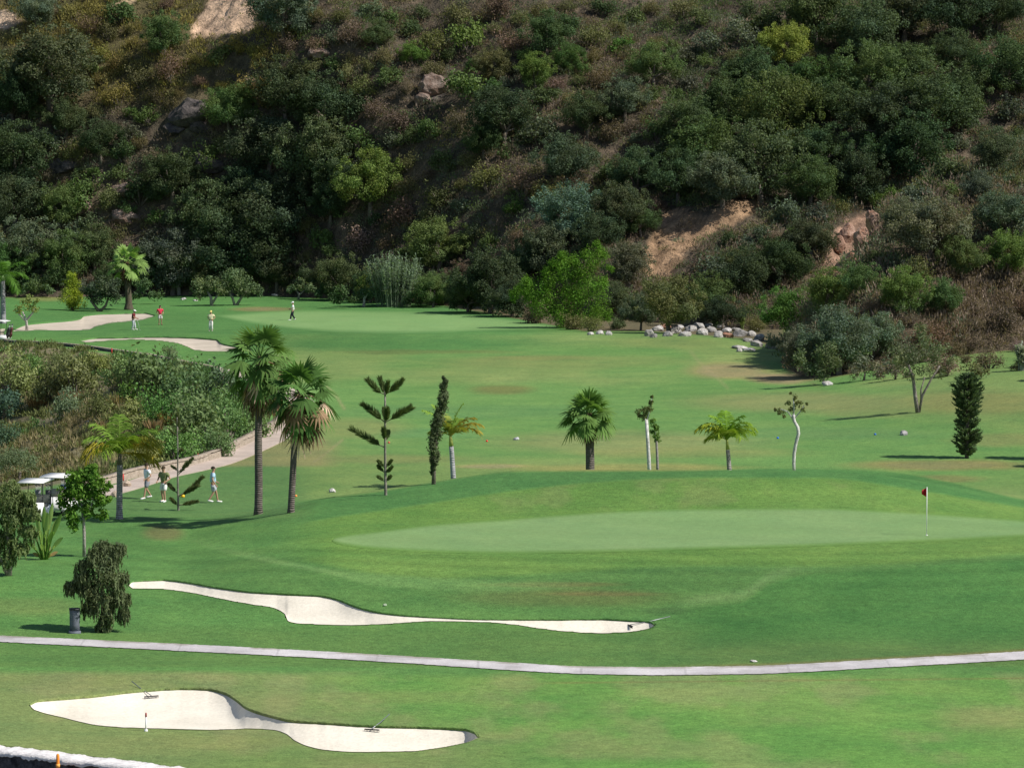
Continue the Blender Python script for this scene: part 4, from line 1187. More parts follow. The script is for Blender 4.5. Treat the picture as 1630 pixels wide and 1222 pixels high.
for i, (u, v, w, h, lab) in enumerate([(1390, 352, 26, 46, 'upright reddish grey rock, highest of the outcrop'), (1374, 382, 28, 46, 'reddish rock in the middle of the outcrop spine'), (1350, 372, 26, 40, 'rounded pale red rock west of the outcrop spine'),
                                       (1334, 388, 20, 34, 'shaded grey rock at the outcrop edge'), (1352, 416, 24, 34, 'small pale rock below the outcrop spine'), (1330, 445, 32, 36, 'dark red crumbling rock at the outcrop foot')]):
    rock_thing("rock_outcrop", u, v + 8, w * 1.15, h, lab, ROCK, 40 + i, "rocks of the reddish outcrop", tint=(1.15, 1.0, 0.95) if i < 3 else (1, .8, .72))
for i, (u, v, w, h, lab) in enumerate([(300, 185, 60, 36, 'dark layered rock ledge on the upper slope'), (318, 205, 30, 18, 'ochre stained rock below the dark ledge'), (275, 208, 34, 18, 'small dark rock beside the layered ledge'), (690, 140, 40, 34, 'grey sloping rock slab among brown scrub'), (672, 158, 24, 18, 'pale broken rock below the grey slab'),
                                       (330, 262, 50, 26, 'dark rock face in the oak shade'), (100, 265, 44, 24, 'dark rock face under the large oak'), (190, 300, 36, 20, 'brown rock between two oaks'), (200, 345, 40, 20, 'grey rock above the far palm'), (130, 330, 30, 18, 'small brown rock on the wooded slope'),
                                       (510, 85, 34, 18, 'grey rock in dry scrub near the slope top'), (400, 130, 30, 16, 'pale stones on the stony slope')]):
    rock_thing("rock", u, v + 5, w * 1.2, h * 1.35, lab, ROCK_DARK if 'dark' in lab else ROCK, 70 + i, "rocks among the scrub", tint=(0.75, 0.75, 0.78))

# ------------------------------------------------------------------ plants of the ravine
def ravine_region(rng, N):
    X = rng.uniform(-62, -12, N); Y = rng.uniform(196, 322, N)
    return X, Y

def ravine_tone(rng, u, v, X, Y):
    n = len(u)
    r = -sdf(RAV, X, Y)
    keep = (r > 0.7) & (u > -80) & (zg(X, Y) > zh(X, Y))
    n2 = fbm(X / 4, Y / 6, 251, 3)
    straw = np.array((0.215, 0.18, 0.105)); olive = np.array((0.125, 0.14, 0.055)); green = np.array((0.085, 0.15, 0.05)); rust = np.array((0.24, 0.15, 0.09))
    pal = np.array([straw, olive, green, rust])
    W = np.ones((n, 4)) * np.array([0.6, 1.2, 0.7, 0.25])
    W[(u > 200) & (v < 640)] = [0.3, 0.8, 1.6, 0.1]
    W[(u > 280)] = [0.35, 0.8, 1.6, 0.15]
    W[(u < 200) & (v > 600)] = [1.2, 1.2, 0.5, 0.3]
    pick = (np.cumsum(W / W.sum(1, keepdims=True), 1) > np.clip(0.6 * n2 + 0.4 * rng.random(n), 0, 0.999)[:, None]).argmax(1)
    C = pal[pick] * (0.7 + 0.5 * rng.random((n, 1)))
    keep &= (fbm(X / 6, Y / 6, 261, 3) + 0.3 * rng.random(n)) > 0.42
    return C, rng.uniform(0.25, 0.75, n), keep, np.where(pick == 0, 0.75, np.where(pick == 3, 0.5, 0.25))
scrub("ravine_scrub", "straw coloured grass and weeds covering the ravine banks", 11000, ravine_region, ravine_tone, leaf=(0.10, 0.24), per=34, seed=9)

RG = (0.10, 0.145, 0.062); RV = (0.085, 0.17, 0.045); RGY = (0.12, 0.15, 0.095); RO = (0.14, 0.16, 0.06)
for i, (u, v, w, c, lab) in enumerate([
    (250, 605, 80, RG, 'green bush below the tall grey green ravine bush'), (300, 610, 80, RG, 'bushy green shrub under the ravine rim'),
    (215, 610, 56, RV, 'bright green shrub in the middle of the ravine'), (255, 640, 70, RV, 'vivid green broad shrub in the ravine beside straw reeds'), (190, 596, 50, RG, 'small green shrub near the ravine wall'),
    (325, 640, 76, RG, 'dark green shrub on the bank behind the palm trunks'), (350, 610, 64, RGY, 'grey green shrub just left of the tall palm crown'), (360, 660, 80, RG, 'green shrub left of the palm trunk above the wall'),
    (310, 675, 80, RG, 'broad green shrub above the low stone wall'), (280, 700, 60, RV, 'green shrub beside the low stone wall'), (400, 668, 50, RG, 'green shrub between the two palm trunks and wall'),
    (50, 584, 44, RV, 'vivid green shrub near the far cart'), (120, 598, 60, RO, 'olive shrub below the dark wall'), (20, 590, 70, RO, 'olive shrub at the ravine edge below the far cart'), (75, 610, 50, RO, 'small olive shrub on the straw bank'),
    (160, 640, 44, RO, 'olive shrub on the straw slope'), (205, 660, 50, RO, 'low olive shrub among tan reeds'), (110, 640, 50, RGY, 'grey shrub in the dry ravine grass'), (6, 640, 50, (0.06, 0.10, 0.07), 'dark blue green shrub at the ravine left'),
    (5, 690, 44, (0.06, 0.10, 0.07), 'lower dark blue green shrub at the ravine left'), (230, 715, 50, RO, 'olive shrub behind the feather palm'), (340, 700, 50, RG, 'rounded green shrub nearest the bend of the low wall'),
    (150, 578, 36, RO, 'tiny olive shrub on the slope under the wall'), (95, 576, 40, RG, 'small green shrub under the dark wall'), (228, 588, 40, RG, 'small green shrub by the wall end')]):
    hill_tree(u, v, w * 1.35, tuple(q * 1.1 for q in c), '', kind="shrub", variants=SHRUBS_FINE if i % 2 else SHRUBS, R0=SHRUB_R, C0=SHRUB_C, group="shrubs in the ravine", cat="shrub", name="shrub", label=lab, zs=1.15)
blob_tree("tall_bush", "tall feathery grey green bush rising above the dark ravine wall", "bush", at(272, 640), [(272, 560, 22), (262, 575, 22), (285, 578, 22), (250, 598, 22), (275, 600, 28), (298, 602, 20), (265, 622, 24), (290, 625, 22)], 0.15, (0.115, 0.15, 0.085), [([(272, 642), (272, 610), (270, 580)], 2.4, 1)], seed=580, dens=0.7, asp=0.35, fill=0.15)
# tan reed tufts
def tuft(name, label, u, v, h, w, col, n, seed, group=None, cat="reeds", spread=0.5, blade=0.06, base=None):
    b = base or at(u, v); k = b.y / F; rng = np.random.default_rng(seed)
    root = thing(name, label, cat, b, 0, group)
    a = rng.uniform(0, 2 * math.pi, n); rr = rng.random(n)**0.5 * w * k / 2
    P = np.stack([np.cos(a) * rr * 0.6, np.sin(a) * rr * 0.6, 0 * a - 0.05], 1)
    D = np.stack([np.cos(a) * spread * rng.random(n), np.sin(a) * spread * rng.random(n), np.ones(n)], 1)
    S = unit(np.cross(D, rng.normal(size=(n, 3))))
    mb = MB(); kites(mb, P, D, S, h * k * rng.uniform(0.6, 1.05, n), blade, np.asarray(col) * (1 + rng.normal(size=(n, 1)) * 0.2), 0.12)
    mb.build("blades", FOL, root)
    st = MB(); st.tube([(0, 0, -0.2), (0, 0, h * k * 0.25)], [0.08, 0.03], 6); st.build("stem", BARK, root, color=(0.2, 0.16, 0.1))
    return root
for i, (u, v, h, w, c, lab) in enumerate([(112, 645, 34, 40, (0.42, 0.25, 0.15), 'pinkish tan reed tuft in the ravine'), (190, 655, 44, 40, (0.34, 0.27, 0.12), 'tall straw reed tuft beside the vivid green shrub'), (245, 690, 36, 30, (0.40, 0.27, 0.15), 'tan reed tuft above the low stone wall'),
                                          (265, 680, 40, 26, (0.30, 0.24, 0.085), 'olive straw reed tuft above the low stone wall'), (60, 650, 30, 44, (0.30, 0.2, 0.085), 'rusty grass tuft on the left ravine bank'), (170, 690, 34, 40, (0.33, 0.25, 0.12), 'straw grass tuft behind the feather palm')]):
    tuft("reed_tuft", lab, u, v, h * 0.9, w, tuple(q * 0.62 for q in c), 170, 500 + i, "reed tufts in the ravine")
for i, (u, v, w, h) in enumerate([(112, 648, 18, 8), (124, 656, 14, 7), (140, 672, 10, 6), (100, 640, 10, 5)]):
    rock_thing("pale_rock", u, v, w, h, ['long pale rock on the ravine slope', 'pale rock below the long one on the ravine slope', 'small pale rock lowest on the ravine slope', 'small pale rock topmost on the ravine slope'][i], BOULDER, 600 + i, "pale rocks on the ravine slope", sub=2)

# ------------------------------------------------------------------ foot of the hill: garden trees round the far green
def at_b(u, v):
    return at(u, v)

blob_tree("bamboo", "bright green bamboo thicket with drooping plumes beside the far green", "bamboo", at(905, 522),
          [(838, 462, 20), (852, 482, 24), (820, 470, 14), (872, 448, 22), (890, 428, 22), (905, 415, 18), (880, 495, 26), (925, 440, 26), (945, 412, 22), (955, 400, 12), (940, 470, 30), (905, 465, 28), (900, 505, 24), (950, 495, 22), (925, 508, 22), (865, 470, 22), (960, 450, 16), (842, 455, 14), (826, 458, 9), (816, 464, 7), (838, 448, 10), (950, 388, 7), (962, 404, 8), (972, 428, 8), (968, 500, 12), (880, 420, 9), (895, 405, 9), (870, 432, 11), (918, 420, 12), (930, 405, 9)],
          0.20, (0.105, 0.190, 0.024), [([(900, 527), (880, 470), (845, 455)], 2, 0.6), ([(905, 527), (905, 460), (895, 415)], 2, 0.6), ([(912, 527), (935, 460), (955, 400)], 2, 0.6), ([(908, 527), (920, 480), (940, 450)], 2, .6)],
          seed=21, dens=0.85, depth=0.7, bark=(0.2, 0.25, 0.08), asp=0.30, sub=13, crown_name="foliage", fill=0.35, squash=1.25)
blob_tree("dark_shrub", "dark shrub in the shade under the bamboo", "shrub", at(815, 505), [(800, 490, 22), (830, 500, 20), (780, 480, 18), (845, 508, 14)], 0.26, (0.035, 0.055, 0.03), seed=22, sub=5, crown_name="crown")
# silvery reed clump (giant cane)
def cane(name, label, b, hpx, wpx, col, n, seed):
    rng = np.random.default_rng(seed); k = b.y / F
    root = thing(name, label, "reeds", b)
    culm, lv = MB(), MB()
    for i in range(n):
        a = rng.uniform(0, 2 * math.pi); q = rng.random()**0.6
        lean = np.array([math.cos(a), math.sin(a) * 0.7, 0]) * q
        p0 = lean * wpx * k * 0.28; H = hpx * k * rng.uniform(0.7, 1.0) * (1 - 0.22 * q)
        p1 = p0 + lean * wpx * k * 0.22 + np.array([0, 0, H])
        culm.tube([tuple(p0 - np.array([0, 0, .1])), tuple((p0 + p1) / 2 - lean * 0.1), tuple(p1)], [0.03, 0.025, 0.012], 4, np.asarray(col) * .9, cap=False)
        m = 24; t = rng.uniform(0.25, 1.0, m)
        P = p0 + (p1 - p0) * t[:, None]; aa = rng.uniform(0, 2 * math.pi, m)
        D = np.stack([np.cos(aa) * 0.8, np.sin(aa) * 0.8, rng.uniform(0.3, 1.1, m)], 1)
        S = unit(np.cross(D, [0, 0, 1.0]))
        kites(lv, P, D, S, rng.uniform(0.45, 0.75, m), 0.075, np.asarray(col) * (1 + rng.normal(size=(m, 1)) * .15), 0.35)
    lv.build("leaves", FOL, root); culm.build("canes", FOL, root)
    return root
cane("giant_reed", "silvery green giant reed clump at the far edge of the green", at(628, 488), 98, 100, (0.20, 0.26, 0.17), 120, 31)
cane("giant_reed", "small pale reed tuft behind the white boulders", at(1140, 522), 40, 20, (0.12, 0.2, 0.09), 16, 32)
cane("giant_reed", "thin yellow green reed behind the right boulders", at(1182, 524), 34, 12, (0.15, 0.2, 0.07), 10, 33)
blob_tree("dark_shrub", "dark green shrub below the silvery reed clump", "shrub", at(600, 488), [(590, 470, 22), (612, 476, 16), (570, 474, 14), (650, 474, 14)], 0.24, (0.05, 0.085, 0.04), seed=23, sub=5)
blob_tree("small_tree", "small tree with white trunk at the dark hedge", "tree", at(579, 488), [(578, 452, 14), (568, 460, 10), (590, 458, 10), (580, 442, 8)], 0.22, (0.16, 0.20, 0.06), [([(579, 489), (580, 476), (577, 462)], 2.6, 1.6), ([(580, 476), (586, 465), (590, 456)], 1.6, .8)], seed=24, sub=4, bark=(0.6, 0.58, 0.54))
blob_tree("citrus_tree", "round leafy tree hung with orange fruit by the hedge", "tree", at(705, 486), [(700, 458, 20), (718, 462, 16), (684, 466, 14), (705, 472, 16)], 0.22, (0.08, 0.125, 0.035), [([(705, 487), (705, 470)], 2, 1.4)], seed=25, sub=6)
for i, (u, v, r_) in enumerate([(545, 470, 20), (520, 462, 16), (660, 470, 18), (735, 478, 18), (755, 470, 16)]):
    blob_tree("hedge_shrub", ['dark hedge shrub behind the small white trunk', 'dark hedge shrub nearest the walking golfer', 'dark hedge shrub to the right of the silvery reeds', 'dark brownish hedge shrub before the bamboo', 'taller dark hedge shrub before the bamboo'][i], "shrub", at(u, v + r_ * 1.05), [(u, v, r_), (u + r_ * .7, v + r_ * .3, r_ * .7), (u - r_ * .7, v + r_ * .35, r_ * .7)], 0.24, (0.06, 0.095, 0.04), seed=240 + i, sub=5, group="hedge shrubs along the far green")

# far left trees
fp = at(205, 493)
root = thing("fan_palm", "tall fan palm at the back of the far bunker", "palm", fp, 0.4)
k = fp.y / F
fH = (492 - 418) * k
cr, dd, tr = fan_palm_meshes(51, nf=22, L=1.45, Rf=1.0, el=(-42, 84), ndead=14, H=fH, r0=0.36, r1=0.26, lean=(-0.2, 0), dead_len=1.0, blade_w=0.12, sel=(-85, -62))
place_parts(root, [("crown", cr, FOL, (1.55, 1.45, 1.6)), ("dead_fronds", dd, FOL, (0.45, 0.42, 0.38)), ("trunk", tr, PBARK, (0.14, 0.12, 0.085))])
blob_tree("leylandii", "bright yellow green conical conifer on the far lawn", "conifer", at(115, 494), [(115, 447, 15), (110, 458, 18), (120, 462, 18), (110, 474, 20), (120, 479, 19), (115, 439, 9), (115, 484, 16)], 0.18, (0.135, 0.19, 0.022), [([(115, 496), (115, 470)], 2.6, 2)], seed=52, sub=7, asp=0.4)
blob_tree("dark_olive", "dark round tree on two leaning trunks beside the far fan palm", "tree", at(162, 496), [(160, 455, 24), (178, 460, 20), (142, 460, 16), (165, 470, 22), (185, 472, 14), (150, 475, 14)], 0.24, (0.055, 0.075, 0.045), [([(158, 497), (152, 488), (144, 478)], 3, 1.8), ([(158, 497), (168, 487), (172, 476)], 2.6, 1.6)], seed=53)
blob_tree("small_tree", "small sparse tree with pale bare limbs beside the far bunker", "tree", at(42, 525), [(40, 485, 14), (54, 490, 12), (30, 492, 10), (45, 475, 10), (58, 480, 8)], 0.2, (0.13, 0.16, 0.05), [([(43, 526), (42, 510), (36, 496)], 2.6, 1.2), ([(42, 510), (52, 498), (56, 488)], 1.8, .8), ([(42, 512), (30, 500), (28, 494)], 1.5, .7)], seed=54, dens=0.5, sub=5, bark=(0.5, 0.46, 0.42))
for i, (u, v, bl, lab, tr) in enumerate([
    (338, 487, [(330, 458, 22), (350, 462, 18), (315, 462, 14), (338, 450, 14)], 'low round olive tree on the far lawn, next to a wider one', [([(337, 488), (336, 474), (330, 464)], 3, 1.6), ([(337, 484), (345, 472), (350, 464)], 2, 1.2)]),
    (376, 486, [(375, 450, 26), (398, 458, 20), (355, 456, 18), (385, 440, 16), (410, 462, 12)], 'wider olive tree on a forked trunk on the far lawn', [([(374, 487), (370, 474), (362, 462)], 2.4, 1.4), ([(376, 487), (384, 474), (394, 462)], 2.4, 1.4)]),
    (478, 476, [(478, 455, 14), (465, 460, 10), (492, 460, 11), (480, 447, 8)], 'small olive tree behind the golfer in white cap and black trousers', [([(475, 477), (476, 468), (470, 460)], 2, 1), ([(476, 470), (486, 461)], 1.6, .8)]),
    (286, 470, [(280, 420, 34), (300, 410, 26), (262, 412, 24), (290, 438, 24), (310, 432, 20), (280, 396, 20)], 'tall grey green tree with pale trunk behind the far lawn', [([(285, 472), (284, 455), (281, 438)], 3.6, 2.6), ([(283, 445), (292, 430)], 2, 1.2)])]):
    blob_tree("olive_tree", lab, "tree", at(u, v), bl, 0.22, (0.095, 0.13, 0.062), tr, seed=60 + i, group="olive trees on the far lawn", bark=(0.34, 0.31, 0.28))
# far left feather palm, partly outside the picture
b = at(5, 515); k = b.y / F
fr = [(a, 60 - 35 * (i % 3), 2.6, 85, (0.9, 1.0, 0.8)) for i, a in enumerate(range(0, 360, 30))]
cr, tr = feather_palm_meshes(71, fr, (515 - 438) * k, 0.28, 0.18, leaflet=0.6, w=0.075)
place_parts(thing("feather_palm", "feather palm with grey trunk above the far golf cart", "palm", b), [("crown", cr, FOL, (0.75, 0.85, 0.9)), ("trunk", tr, PBARK, (0.38, 0.37, 0.40))])
for i, (u, v, r_, lab) in enumerate([(20, 440, 24, 'shrub behind the far feather palm'), (60, 452, 20, 'low shrub left of the yellow green conifer'), (230, 460, 22, 'dark shrub right of the far fan palm'), (85, 440, 20, 'green shrub behind the yellow green conifer')]):
    blob_tree("hedge_shrub", lab, "shrub", at(u, v + r_ * 1.1), [(u, v, r_), (u + r_ * .7, v + r_ * .3, r_ * .7), (u - r_ * .7, v + r_ * .35, r_ * .7)], 0.24, (0.07, 0.11, 0.05), seed=75 + i, sub=5, group="shrubs behind the far lawn")

# right foot of the hill
blob_tree("grey_tree", "grey green tree on two slender trunks standing on the right fairway", "tree", at(1461, 657),
          [(1440, 560, 30), (1470, 550, 32), (1500, 565, 26), (1450, 585, 24), (1480, 580, 26), (1515, 575, 14), (1425, 575, 16), (1465, 530, 20), (1500, 595, 14)], 0.17, (0.105, 0.125, 0.066),
          [([(1461, 658), (1457, 632), (1454, 606), (1446, 580)], 3.6, 2.0), ([(1463, 656), (1468, 630), (1482, 604), (1496, 582)], 2.4, 1.2), ([(1466, 640), (1466, 620), (1472, 600)], 1.6, .9)], seed=81, dens=0.6, bark=(0.24, 0.21, 0.19), asp=0.35, fill=0.1)
for i, (u, v, bl, c, lab) in enumerate([
    (1310, 612, [(1300, 566, 28), (1328, 580, 24), (1285, 585, 22), (1310, 593, 22), (1270, 565, 16), (1322, 552, 18)], (0.095, 0.120, 0.060), 'large grey green bush where the slope meets the fairway'),
    (1375, 606, [(1375, 575, 24), (1395, 585, 20), (1360, 590, 18)], (0.12, 0.125, 0.085), 'dull grey bush beside the large grey green one'),
    (1425, 604, [(1420, 585, 20), (1440, 590, 16), (1405, 592, 16)], (0.13, 0.115, 0.085), 'brownish grey bush behind the twin trunked tree'),
    (1245, 560, [(1240, 545, 24), (1262, 550, 20), (1225, 540, 16)], (0.11, 0.135, 0.085), 'grey green bush beside the stone slab'),
    (1540, 606, [(1545, 590, 20), (1565, 592, 16)], (0.12, 0.12, 0.06), 'olive bush behind the dark conifer'),
    (1350, 585, [(1345, 555, 26), (1372, 550, 22), (1365, 570, 22)], (0.09, 0.145, 0.05), 'green bush behind the dull grey one'),
    (1420, 560, [(1410, 540, 24), (1430, 555, 22), (1395, 550, 18)], (0.11, 0.13, 0.07), 'grey olive bush above the brownish grey one')]):
    blob_tree("slope_bush", lab, "bush", at(u, v), bl, 0.19, c, [([(u, v + 1), (u + 2, v - 14)], 2.2, 1.2)], seed=90 + i, dens=0.7, group="bushes at the right foot of the hill", asp=0.45, fill=0.15)
cane("giant_reed", "pale grey reed tuft at the right edge of the slope", at(1626, 590), 50, 26, (0.24, 0.27, 0.22), 20, 34)

# white boulders along the foot of the hill
BW = [(1034, 532, 14, 16), (1046, 524, 18, 12), (1060, 520, 16, 10), (1074, 527, 22, 12), (1062, 532, 16, 10), (1090, 532, 20, 10), (1100, 524, 18, 12), (1112, 520, 20, 12), (1118, 530, 18, 14), (1132, 526, 16, 12), (1128, 518, 14, 8),
      (1143, 534, 16, 14), (1156, 526, 18, 10), (1158, 534, 18, 10), (1178, 532, 26, 14), (1172, 524, 16, 8), (1196, 532, 14, 12), (1200, 524, 16, 10), (1210, 538, 18, 12), (1190, 541, 16, 9), (1204, 548, 20, 12), (1040, 534, 12, 8), (1082, 520, 12, 8), (1228, 552, 18, 12), (1148, 520, 12, 8)]
MARKS2 = []
for i, (u, v, w, h) in enumerate(BW):
    red = i in (2, 13)
    o = rock_thing("boulder", u, v + 3, w * 1.2, h * 1.2, None, BOULDER, 700 + i, "white boulders along the foot of the hill", cat="boulder", sub=2, tint=(0.75, 0.42, 0.30) if red else (rnd.uniform(0.50, 0.95),) * 3, sink=0.3)
    MARKS2.append((u, o, ('reddish ' if red else '') + ('large pale boulder' if w >= 18 else 'small pale boulder')))
_cnt = {}
for u, o, ph in sorted(MARKS2, key=lambda q: q[0]):
    _cnt[ph] = _cnt.get(ph, 0) + 1
    o['label'] = f"{(ORD[_cnt[ph] - 1] or 'first ')}{ph} counted from the bamboo end of the boulder row"
for i, (u, v, w, h, lab) in enumerate([(940, 531, 12, 7, 'small white stone at the bamboo edge, first of three'), (955, 530, 14, 8, 'white stone at the bamboo edge, middle of three'), (969, 531, 12, 8, 'white stone at the bamboo edge, nearest the boulders'), (1318, 611, 20, 9, 'grey boulder lying at the edge of the fairway'),
                                       (1178, 553, 30, 7, 'flat grey stone slab on the fairway edge'), (1192, 556, 24, 6, 'second flat stone slab leaning on the first'), (1177, 558, 10, 7, 'small yellowish stone under the slab'),
                                       (292, 475, 12, 4, 'white stone on the far lawn below the tall tree'), (311, 477, 8, 3, 'small white stone right of the lawn stone'), (438, 466, 14, 4, 'pale stone at the far lawn edge')]):
    rock_thing("stone", u, v + 2, w, h * 1.3, lab, BOULDER, 740 + i, "loose stones at the lawn edges", sub=2, depth=1.0)

# ------------------------------------------------------------------ the row of trees between the two greens
def Hto(base, v, u=None):
    return on_plane(CX if u is None else u, v, base.y).z - base.z

def fan_palm(label, base, v_crown, u_crown, seed, tint=(1, 1, 1), **kw):
    H = Hto(base, v_crown); X = on_plane(u_crown, v_crown, base.y).x - base.x
    root = thing("fan_palm", label, "palm", base)
    cr, dd, tr = fan_palm_meshes(seed, H=H, lean=(X, 0), **kw)
    place_parts(root, [("crown", cr, FOL, tint), ("dead_fronds", dd, FOL, (1, 1, 1)), ("trunk", tr, PBARK, kw.get("bark", (0.17, 0.145, 0.13)))])
    return root
fan_palm("tallest fan palm with a ragged skirt of dead fronds, beside the low wall", at(411, 818), 572, 414, 201, nf=28, L=1.25, Rf=0.98, el=(-66, 84), ndead=40, r0=0.19, r1=0.15, dead_len=1.7, sel=(-88, -15), tint=(1.0, 1.0, 1.0))
fan_palm("second tall fan palm leaning right, with tan dead fronds in its crown", at(463, 816), 625, 478, 202, nf=26, L=1.2, Rf=0.95, el=(-68, 84), ndead=36, r0=0.16, r1=0.13, dead_len=1.7, sel=(-88, -10), tint=(0.95, 1.0, 1.0))
fan_palm("stocky fan palm with open crown and stout trunk behind the near green", at_depth(939, 192), 662, 937, 203, nf=40, L=1.0, Rf=0.84, el=(-34, 88), ndead=16, r0=0.24, r1=0.20, dead_len=0.75, sel=(-88, -65), tint=(1.35, 1.3, 1.3))

def arm_pine(label, base, arms, trunk, seed, col, name="norfolk_pine"):
    """sparse pine: arms of needle sprays given as pixel lines with a spray width, plus depth"""
    rng = np.random.default_rng(seed); k = base.y / F
    root = thing(name, label, "pine", base)
    fol, br = MB(), MB()
    for line, w, dy in arms:
        P = [np.array(on_plane(u, v, base.y) - base) for u, v in line]
        n = len(P)
        for i in range(n): P[i] = P[i] + np.array([0, dy * i / max(n - 1, 1), 0])
        q = []
        for i in range(n - 1):
            for t in np.linspace(0, 1, 14, endpoint=False): q.append(P[i] * (1 - t) + P[i + 1] * t)
        q = np.array(q + [P[-1]])
        br.tube([tuple(p) for p in q[::4]] + [tuple(q[-1])], list(np.linspace(0.03, 0.008, len(q[::4]) + 1)), 5)
        d = unit(np.gradient(q, axis=0)); L = len(q)
        for i in range(int(L * 0.30), L):
            f = (i - L * 0.30) / (L * 0.7)
            m = 26
            a = rng.uniform(0, 2 * math.pi, m)
            e1 = unit(np.cross(d[i], [0.1, 1, 0.2])); e2 = np.cross(d[i], e1)
            out = np.cos(a)[:, None] * e1 + np.sin(a)[:, None] * e2 + np.array([0, 0, 0.55])
            D = unit(out + d[i] * 0.9)
            ln = w * k * 0.5 * (0.65 + 0.5 * math.sin(min(1, f * 1.2 + 0.15) * math.pi * 0.85)) * rng.uniform(0.7, 1.15, m)
            S = unit(np.cross(D, rng.normal(size=(m, 3))))
            base_p = np.tile(q[i], (m, 1)) + rng.normal(size=(m, 3)) * 0.02
            kites(fol, base_p, D, S, ln, 0.028, np.asarray(col) * (1 + rng.normal(size=(m, 1)) * .2))
    line, r0, r1 = trunk; n = len(line)
    P = [on_plane(u, v, base.y) - base for u, v in line]
    tr = MB(); tr.tube([P[0] - Vector((0, 0, .2))] + P, [r0 * k] + [(r0 + (r1 - r0) * i / (n - 1)) * k for i in range(n)], 8)
    fol.build("needles", FOL, root); br.build("branches", BARK, root, True, (0.2, 0.19, 0.13)); tr.build("trunk", BARK, root, True, (0.23, 0.215, 0.18))
    return root
NP = (0.085, 0.115, 0.042)
arm_pine("sparse tiered pine with upturned arms beside the two tall palms", at(614, 788), [
    ([(613, 628), (600, 622), (586, 606)], 20, 0.0), ([(613, 628), (626, 620), (640, 606)], 20, 0.0), ([(613, 630), (610, 620), (604, 604)], 17, 0.5), ([(613, 630), (616, 622), (618, 608)], 15, -0.4),
    ([(613, 672), (600, 662), (578, 645)], 22, 0.1), ([(613, 672), (632, 662), (654, 650)], 24, 0.0), ([(613, 674), (616, 664), (617, 650)], 18, -0.6), ([(613, 674), (612, 664), (610, 652)], 12, 0.6),
    ([(613, 712), (595, 704), (560, 684)], 23, 0.0), ([(613, 702), (612, 694), (611, 682)], 16, -0.3), ([(613, 702), (616, 696), (618, 688)], 12, 0.4),
    ([(613, 745), (607, 739), (602, 734)], 9, 0), ([(613, 745), (619, 739), (623, 733)], 9, 0), ([(613, 752), (606, 747), (602, 742)], 9, 0.1), ([(613, 753), (619, 749), (624, 743)], 9, -0.1),
    ([(613, 766), (606, 762), (602, 759)], 8, 0), ([(613, 766), (619, 762), (622, 758)], 8, 0)],
    ([(614, 789), (613.5, 760), (613, 720), (613, 660), (613, 622)], 2.6, 1.4), 211, NP)
arm_pine("small bare pine with a few low needle arms among the three golfers", at(283, 812), [
    ([(283, 790), (305, 778), (322, 760)], 15, 0), ([(283, 790), (300, 782), (316, 772)], 13, -0.5), ([(283, 752), (298, 740), (306, 730)], 11, 0), ([(283, 756), (290, 748), (296, 738)], 9, 0.5),
    ([(283, 804), (298, 802), (314, 798)], 11, 0), ([(283, 804), (278, 800), (272, 794)], 9, 0), ([(283, 785), (274, 778), (268, 772)], 11, 0.2), ([(283, 750), (278, 745), (272, 742)], 4, 0.2),
    ([(283, 694), (277, 690), (272, 686)], 5, 0), ([(283, 688), (284, 672), (282, 660)], 12, 0.1), ([(283, 690), (290, 686), (296, 680)], 5, 0), ([(283, 722), (287, 718), (290, 716)], 7, 0)],
    ([(284, 813), (283, 770), (283, 720), (282, 664)], 2.0, 0.7), 212, (0.085, 0.105, 0.045))

# narrow cypress partly behind the yellow palm
base = at(690, 771); k = base.y / F; rng = np.random.default_rng(221)
root = thing("cypress", "narrow dark cypress behind the yellow palm with grey trunk", "cypress", base)
cr = MB()
for u, v, r_ in [(690, 748, 5), (689, 738, 8), (692, 728, 9), (690, 718, 10), (693, 708, 10), (692, 698, 11), (695, 688, 11), (692, 678, 11), (697, 668, 11), (700, 658, 10), (703, 648, 10), (705, 638, 9), (706, 628, 8), (705, 618, 6), (708, 610, 5), (707, 605, 3)]:
    for j in range(5):
        c = np.array(on_plane(u + rng.uniform(-.5, .5) * r_, v + rng.uniform(-5, 5), base.y + rng.uniform(-.5, .5) * r_ * k) - base)
        t = rng.uniform(0.7, 1.35)
        clump(cr, c, r_ * k * 0.72, 80, 0.13, rng, np.array((0.068, 0.090, 0.045)) * t, (1, 1, 1.5), out=1.0, asp=0.45, fill=0.2)
tr = MB(); tr.tube([(0, 0, -.2), tuple(on_plane(691, 735, base.y) - base), tuple(on_plane(700, 660, base.y) - base)], [0.11, 0.08, 0.03], 7)
place_parts(root, [("crown", cr, FOL, (1, 1, 1)), ("trunk", tr, BARK, (0.2, 0.17, 0.14))])

